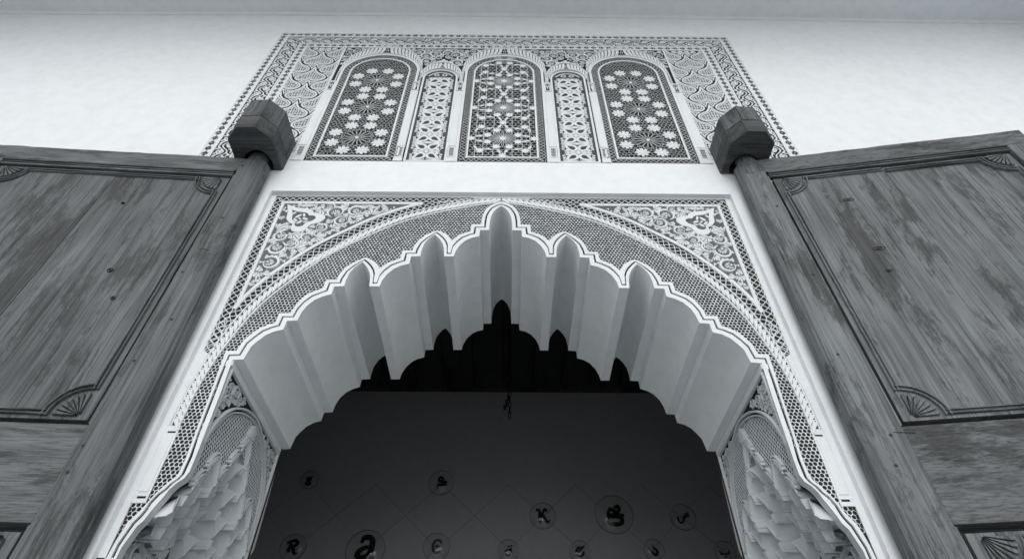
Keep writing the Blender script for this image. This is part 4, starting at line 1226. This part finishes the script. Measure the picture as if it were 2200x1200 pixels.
# ------------------------------------------------------------------ the two open doors
for s, word in ((-1, 'left'), (1, 'right')):
    th = math.radians(3.29 if s < 0 else 8.64)
    y0 = -.130 if s < 0 else -.143
    DO = thing('wooden_door', 'tall weathered panelled door folded back on the %s of the arch' % word, 'door', (s * 1.43, -.09, 0), 'pair of open wooden doors')
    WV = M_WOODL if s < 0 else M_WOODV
    d = (math.cos(th), -math.sin(th)); nn = (-math.sin(th), -math.cos(th))
    def mp(u, v, n, s=s, d=d, nn=nn, y0=y0):
        return (s * (1.43 + u * d[0] + n * nn[0]), y0 + u * d[1] + n * nn[1], v + ZC)
    BOT = -ZC + .02
    # post: the rounded hinge side
    mb = MB(); V = []; levels = [2.905, 2.832, 2.828, 2.3, 1.7, 1.0, .3, BOT]
    for li, z in enumerate(levels):
        f = min(1, max(0, (2.83 - z) / 1.8)); e = -.092 - .033 * f
        prof = [(.041, 0), (e + .045, 0), (e + .030, -.004), (e + .014, -.016), (e + .004, -.036), (e, -.060), (e + .008, -.084), (e + .03, -.098), (.041, -.070)]
        if li < 2:                                      # the round pin that turns in the block
            prof = [(-.012 + .058 * math.cos(a) , -.045 + .045 * math.sin(a)) for a in [2 * PI * q / 9 for q in range(9)]]
        V += [mp(u, z, n) for u, n in prof]
    F = [(9 * i + q, 9 * i + (q + 1) % 9, 9 * (i + 1) + (q + 1) % 9, 9 * (i + 1) + q) for i in range(len(levels) - 1) for q in range(9)]
    F.append(tuple(range(9)))
    mb.add(V, F); post = obj('post', mb, WV, DO, smooth=False)
    U1 = 1.42
    def slab(name, P, n0, n1, m_, par=None, ins=0):
        mb = MB(); prism(mb, P, n0, n1, mp, ins)
        if n0 < -.03: mb.add([mp(u, v, n0) for u, v in P], [tuple(range(len(P)))])
        return obj(name, mb, m_, par or DO)
    # stiles and rails
    ragged = [(.0425, 2.83)] + [(.0425 + (U1 - .0425) * i / 26, 2.83 + rng.uniform(-.003, .003)) for i in range(1, 26)] + [(U1, 2.83)]
    slab('rail', [(.0425, 2.712), (U1, 2.712)] + ragged[::-1], -.065, .0, M_WOODH)
    slab('rail', [(.0425, .76), (U1, .76), (U1, 1.112), (.0425, 1.112)], -.065, -.001, M_WOODH)
    slab('rail', [(.0425, BOT), (U1, BOT), (U1, -1.33), (.0425, -1.33)], -.065, -.001, M_WOODH)
    slab('stile', [(U1 - .13, -1.327), (U1, -1.327), (U1, .757), (U1 - .13, .757)], -.064, .0, WV)
    slab('stile', [(U1 - .13, 1.115), (U1, 1.115), (U1, 2.709), (U1 - .13, 2.709)], -.064, .0, WV)
    slab('end_cap', [(.0425 - .10, 2.722), (.040, 2.722), (.040, 2.829), (.0425 - .10, 2.829)], -.01, .0012, WV) if s > 0 else None
    # rail moulding: two steps and a bevel
    for z, w_, h in ((2.704, .012, .002), (2.690, .010, -.003), (2.676, .016, -.006)):
        mb = MB(); ribbon(mb, [(.055, z), (U1 - .13, z)], w_, -.03, h, mp, False, .35); obj('moulding', mb, M_WOODH, DO)
    for (zt, zb_, has) in ((2.658, 1.140, True), (.735, -1.31, False)):
        u0, u1 = .066, U1 - .137
        if True:
            # bevelled slip along the hinge side
            mb = MB(); ribbon(mb, [(.0475, zb_ - .02), (.0475, zt + .02)], .010, -.045, -.006, mp, False, .5); obj('moulding', mb, WV, DO)
        # planks of the panel
        cuts = [u0, .632, u1] if s > 0 else [u0, .21, .345, .50, .66, .82, .97, u1]
        for a, b in zip(cuts, cuts[1:]):
            g = .0016 if s > 0 else .0007
            slab('plank', [(a + g, zb_), (b - g, zb_), (b - g, zt), (a + g, zt)], -.05, -.017 + rng.uniform(-.0015, .0015) - (.003 if (s > 0 and a > .6) else 0), WV)
        # raised moulding with a scooped shell in each corner
        for sx, sz, (ax, az) in ((1, -1, (u0, zt)), (1, 1, (u0, zb_)), (-1, -1, (u1, zt)), (-1, 1, (u1, zb_))):
            r0 = .118
            SH = MB(); cx, cz = ax + sx * .034, az + sz * .012
            for k in range(7):
                a = PI / 2 * (k + .5) / 7; hw = PI / 4 / 7 * .86
                P = [(cx + sx * .010 * math.cos(a), cz + sz * .010 * math.sin(a))] + [(cx + sx * r0 * q * math.cos(a + da), cz + sz * r0 * q * math.sin(a + da)) for da, q in ((-hw, .80), (-hw * .6, .87), (0, .89), (hw * .6, .87), (hw, .80))]
                prism(SH, P, -.018, -.006, mp, .004)
            obj('shell', SH, WV, DO)
            arcs = MB()
            for rr in (1.02, 1.17):
                ribbon(arcs, [(cx + sx * r0 * rr * math.cos(a), cz + sz * r0 * rr * math.sin(a)) for a in [PI / 2 * i / 14 for i in range(15)]], .011, -.02, -.006, mp, False, .6)
            obj('shell_rim', arcs, WV, DO)
        rr = .118 * 1.1
        for off in (.026, .042):
            mb = MB()
            ribbon(mb, [(u0 + off, zb_ + rr), (u0 + off, zt - rr)], .011, -.02, -.007, mp, False, .6)
            ribbon(mb, [(u1 - off, zb_ + rr), (u1 - off, zt - rr)], .011, -.02, -.007, mp, False, .6)
            obj('panel_moulding', mb, WV, DO)
            mb = MB()
            x2 = .628 if (s > 0 and True) else u1 - rr - .03
            ribbon(mb, [(u0 + rr + .03, zt - off + .008), (x2, zt - off + .008)], .010, -.02, -.007, mp, False, .6)
            if s > 0: ribbon(mb, [(.645, zt - off + .002), (u1 - rr - .03, zt - off + .002)], .010, -.02, -.007, mp, False, .6)
            ribbon(mb, [(u0 + rr + .03, zb_ + off - .008), (u1 - rr - .03, zb_ + off - .008)], .010, -.02, -.007, mp, False, .6)
            obj('panel_moulding', mb, M_WOODH, DO)
    # pegs, knots and one old crack
    pg = [(.012, 1.902), (-.008, 1.082), (-.041, .967), (.03, 2.775), (-.02, 2.80), (-.05, 1.45), (.01, 2.41)] if s > 0 else [(.021, 1.903), (.029, 2.760), (-.02, 2.30), (.01, 1.40), (-.045, 1.62), (.02, 1.03), (.02, .93)]
    for u, v in pg:
        mb = MB(); prism(mb, circ(u, v, rng.uniform(.0065, .009), 10), -.003, .0012, mp, .001); obj('peg', mb, M_NAIL, DO)
    for u, v, a_, b_ in ([(.373, 2.418, .026, .012), (.365, 2.043, .028, .012), (.344, 1.895, .014, .008)] if s > 0 else [(.519, 2.394, .008, .006), (.352, 1.909, .012, .012), (.26, 1.74, .008, .01)]):
        mb = MB()
        P = [(u + a_ * math.cos(q) , v + b_ * math.sin(q)) for q in [2 * PI * i / 14 for i in range(14)]]
        ribbon(mb, P, min(a_, b_) * .55, -.019, -.0135, mp, True, .7)
        prism(mb, [(u + (x - u) * .55, v + (z - v) * .5) for x, z in P], -.019, -.0125, mp, .003)
        obj('knot', mb, M_BEAM, DO)
    mb = MB(); cr = [(.005, 1.092), (.04, 1.088), (.078, 1.084)] if s > 0 else [(-.045, 2.055), (-.02, 2.062), (.012, 2.066)]
    ribbon(mb, cr, [.003, .003, .001], -.002, .0009, mp, False, .2); obj('crack', mb, M_GAP, DO)

# ------------------------------------------------------------------ inside: hanging chain, glass domes and the thin lines of the wall
CH_ = thing('hanging_chain', 'thin black chain hanging from the dark ceiling beyond the arch', 'chain', (.058, 1.72, RZT + ZC))
def link_mesh():
    m_ = MB(); N, Mm = 16, 5
    P = []
    for i in range(N):
        a = 2 * PI * i / N
        P.append((.0095 * math.cos(a), .021 * math.sin(a) + (.007 if math.sin(a) > 0 else -.007)))
    V = []
    for i, p in enumerate(P):
        a = 2 * PI * i / N; nx, nz = math.cos(a), math.sin(a)
        for j in range(Mm):
            b = 2 * PI * j / Mm; r = .0040
            V.append((p[0] + r * math.cos(b) * nx, r * math.sin(b), p[1] + r * math.cos(b) * nz))
    m_.add(V, [(i * Mm + j, ((i + 1) % N) * Mm + j, ((i + 1) % N) * Mm + (j + 1) % Mm, i * Mm + (j + 1) % Mm) for i in range(N) for j in range(Mm)])
    return mesh_of('link', m_, M_IRON, smooth=True)
LK = link_mesh()
z = RZT + ZC - .03; i = 0
while z > 2.30 + ZC:
    inst('link', LK, CH_, (.058, 1.72, z), (0, 0, PI / 2 * (i % 2) + .2)); z -= .047; i += 1
mb = MB(); cpts = [(.053, 1.72, 2.50 + ZC), (.043, 1.715, 2.44 + ZC), (.028, 1.71, 2.385 + ZC)]
for a, b in zip(cpts, cpts[1:]):
    solid(mb, min(a[0], b[0]) - .003, max(a[0], b[0]) - .0, a[1] - .003, a[1] + .003, b[2], a[2])
solid(mb, .011, .033, 1.70, 1.72, 2.355 + ZC, 2.387 + ZC)
obj('hook', mb, M_IRON, CH_)

# letters: thick brush strokes given as (points, widths) in a unit box
LET = {
 'g': [([(.75, .85), (.55, .72), (.35, .70), (.28, .55), (.42, .42), (.60, .48), (.64, .62), (.52, .72)], [.10, .14, .2, .22, .2, .2, .2, .14]), ([(.40, .42), (.30, .32), (.45, .25), (.65, .20), (.66, .06), (.42, .0), (.22, .07), (.30, .20)], [.12, .14, .16, .18, .2, .2, .18, .12])],
 'hook': [([(.25, .05), (.22, .25), (.32, .33), (.60, .33), (.85, .36)], [.08, .12, .16, .18, .2]), ([(.85, .55), (.55, .55), (.35, .62), (.32, .80), (.45, .92), (.60, .85), (.62, .72), (.5, .68)], [.2, .18, .18, .18, .18, .16, .14, .12])],
 'k': [([(.05, .85), (.12, .95), (.25, .88), (.30, .65), (.30, .35), (.28, .10), (.36, .05)], [.10, .14, .2, .26, .28, .26, .14]), ([(.34, .50), (.48, .62), (.58, .85), (.68, .95), (.78, .88)], [.12, .16, .18, .2, .16]), ([(.44, .58), (.58, .40), (.70, .16), (.85, .04), (1.0, .16)], [.14, .22, .24, .18, .08])],
 'r': [([(.05, .72), (.10, .85), (.22, .85), (.30, .65), (.26, .40), (.20, .25), (.28, .18)], [.10, .14, .16, .24, .26, .24, .14]), ([(.20, .88), (.50, .95), (.72, .86), (.72, .66), (.48, .54)], [.12, .2, .22, .24, .14]), ([(.42, .54), (.55, .36), (.62, .14), (.80, .0), (.98, .12)], [.14, .24, .24, .18, .08])],
 'a': [([(.28, .78), (.36, .95), (.62, .98), (.78, .80), (.78, .45), (.76, .16), (.90, .06)], [.16, .24, .26, .28, .30, .28, .18]), ([(.74, .52), (.46, .50), (.22, .34), (.16, .16), (.34, .05), (.56, .12), (.70, .28)], [.14, .2, .26, .28, .24, .2, .14])],
 'c': [([(.80, .78), (.66, .92), (.40, .88), (.25, .62), (.28, .30), (.46, .10), (.70, .14), (.80, .28)], [.16, .16, .18, .2, .2, .18, .18, .16]), ([(.42, .52), (.55, .52), (.66, .52)], [.1, .12, .1]), ([(.54, .62), (.54, .52), (.54, .42)], [.08, .1, .08])],
 'dots': [([(.75, .60), (.72, .35), (.55, .10), (.35, .10), (.25, .30), (.35, .48), (.60, .52), (.75, .62)], [.16, .24, .26, .24, .24, .22, .2, .16]), ([(.48, .32), (.60, .33)], [.10, .10]), ([(.50, .84), (.54, .84)], [.15, .15]), ([(.74, .88), (.78, .88)], [.15, .15])],
 'e': [([(.40, .48), (.58, .62), (.76, .82), (.88, .92)], [.16, .18, .2, .16]), ([(.66, .80), (.40, .80), (.20, .56), (.22, .26), (.46, .08), (.74, .18), (.84, .44)], [.16, .22, .26, .28, .24, .22, .16])],
 'd': [([(.40, .95), (.48, .72), (.52, .60)], [.04, .14, .16]), ([(.52, .62), (.70, .50), (.78, .28), (.62, .08), (.40, .10), (.30, .28), (.44, .36)], [.18, .22, .26, .26, .24, .18, .12])],
 's': [([(.12, .50), (.10, .22), (.30, .08), (.50, .26), (.52, .45), (.60, .52)], [.10, .14, .14, .14, .12, .12]), ([(.55, .44), (.66, .50), (.74, .72), (.80, .58), (.90, .62), (.92, .84)], [.1, .14, .12, .14, .14, .06])],
 'b': [([(.05, .60), (.12, .38), (.40, .34), (.70, .36), (.88, .46), (.86, .66)], [.08, .14, .14, .16, .16, .08]), ([(.50, .10), (.54, .10)], [.12, .12])],
 'y': [([(.20, .36), (.24, .08), (.55, .0), (.82, .08), (.84, .30), (.60, .36), (.36, .34)], [.12, .2, .2, .22, .2, .14, .1]), ([(.20, .44), (.55, .46), (.90, .44)], [.18, .2, .2]), ([(.22, .58), (.34, .76), (.52, .66), (.66, .62), (.78, .72), (.72, .90), (.58, .84)], [.14, .18, .18, .16, .18, .18, .14])],
}
def wall_pt(u, v):                                      # where a line of sight meets the room's back wall
    q = fw + (u - 1100) / 1246.33 * r2 + (600 - v) / 1246.33 * u2
    t = (RY + 2.0) / q.y
    return .0428 + q.x * t, q.z * t
DOMES = [(-1.655, 2.404, .074, 'g', 'small round glass dome with a black letter g, at the upper left beside the arch'), ]
spots = [(665, 1030, 20, 'g', 'small glass dome with black letter g, nearest the left niche at the top'), (948, 1036, 27, 'hook', 'glass dome with a hooked black sign lying sideways, highest near the middle'),
         (1166, 1107, 28, 'k', 'glass dome with a black curly letter K'), (1319, 1104, 41, 'y', 'large glass dome with a black sign of two letters turned sideways'),
         (1467, 1110, 27.5, 's', 'glass dome with a thin black Arabic letter like a 3, right of the large one'), (630, 1174, 28, 'r', 'glass dome with a black curly letter R, lowest at the left'),
         (785, 1180, 42, 'a', 'large glass dome with a fat black letter a'), (938, 1173, 29, 'c', 'glass dome with a faint grey letter, right of the fat letter a'),
         (1092, 1181, 22.5, 'dots', 'small glass dome with a black letter a under two dots'), (1246, 1183, 22.5, 'e', 'small glass dome with a tilted black letter e'),
         (1405, 1180, 22, 'd', 'small glass dome with a black Arabic letter like a drop'), (1557, 1185, 23, 'b', 'small glass dome with a dim Arabic letter, lowest at the right')]
for (u, v, rp, ch, lab) in spots:
    x, z = wall_pt(u, v); x2, _ = wall_pt(u + rp, v); R = x2 - x
    T = thing('glass_dome', lab, 'glass dome', (x, RY, z + ZC), 'glass letter domes on the dark room wall')
    mb = MB(); N, Q = 32, 8; hgt = R * .42
    V = [(x, RY - .006 - hgt, z + ZC)]
    for j in range(1, Q + 1):
        a = PI / 2 * j / Q
        for i in range(N):
            b = 2 * PI * i / N
            V.append((x + R * math.sin(a) * math.cos(b), RY - .006 - hgt * math.cos(a) ** .9, z + ZC + R * math.sin(a) * math.sin(b)))
    F = [(0, 1 + i, 1 + (i + 1) % N) for i in range(N)] + [(1 + j * N + i, 1 + (j + 1) * N + i, 1 + (j + 1) * N + (i + 1) % N, 1 + j * N + (i + 1) % N) for j in range(Q - 1) for i in range(N)]
    mb.add(V, F); obj('glass', mb, M_GLASS, T, smooth=True)
    mb = MB(); mpw = lambda u_, v_, n: (u_, RY - n, v_ + ZC)
    ribbon(mb, circ(x, z, R * 1.0, 32), R * .04, 0, .006, mpw, True, .4); obj('rim', mb, M_RIM, T)
    mb = MB(); sc = R * (1.06 if ch != 'a' else 1.08)
    for ps, ws in LET[ch]:
        q = smooth_line([(p[0], p[1], w_) for p, w_ in zip(ps, ws)], 6)
        pts = [(x + (p[0] - .5) * sc, z + (p[1] - .5) * sc + (.10 * R if ch == 'a' else 0)) for p in q]
        ribbon(mb, pts, [max(.02, p[2]) * sc for p in q], .002, .007, mpw, False, .05)
        for e in (0, -1): prism(mb, circ(pts[e][0], pts[e][1], q[e][2] * sc * .5, 10), .002, .0068, mpw)
    obj('letter', mb, M_INK2 if ch in 'cb' else M_INK, T)
# thin crossing lines with a pin at every top point
row1 = [665 - 142, 665, 808, 948, 1090, 1238, 1378, 1519, 1661]
n1_ = [wall_pt(u, 1040) for u in row1]
zz1 = sum(p[1] for p in n1_) / len(n1_)
dx = (n1_[7][0] - n1_[1][0]) / 6; x00 = n1_[1][0]
n2z = wall_pt(1100, 1107)[1]; n3z = wall_pt(1100, 1180)[1]
def seg(x0, z0, x1, z1):
    mb = MB(); ribbon(mb, [(x0, z0), (x1, z1)], .004, 0, .003, lambda u_, v_, n: (u_, RY - n, v_ + ZC)); obj('thin_line', mb, M_LINE, ROOM)
for i in range(-2, 9):
    xx = x00 + i * dx
    for lev in range(5):
        za = zz1 - (zz1 - n2z) * lev; zb2 = zz1 - (zz1 - n2z) * (lev + 1)
        off = 0 if lev % 2 == 0 else dx / 2
        for q in (-1, 1): seg(xx + off, za, xx + off + q * dx / 2, zb2)
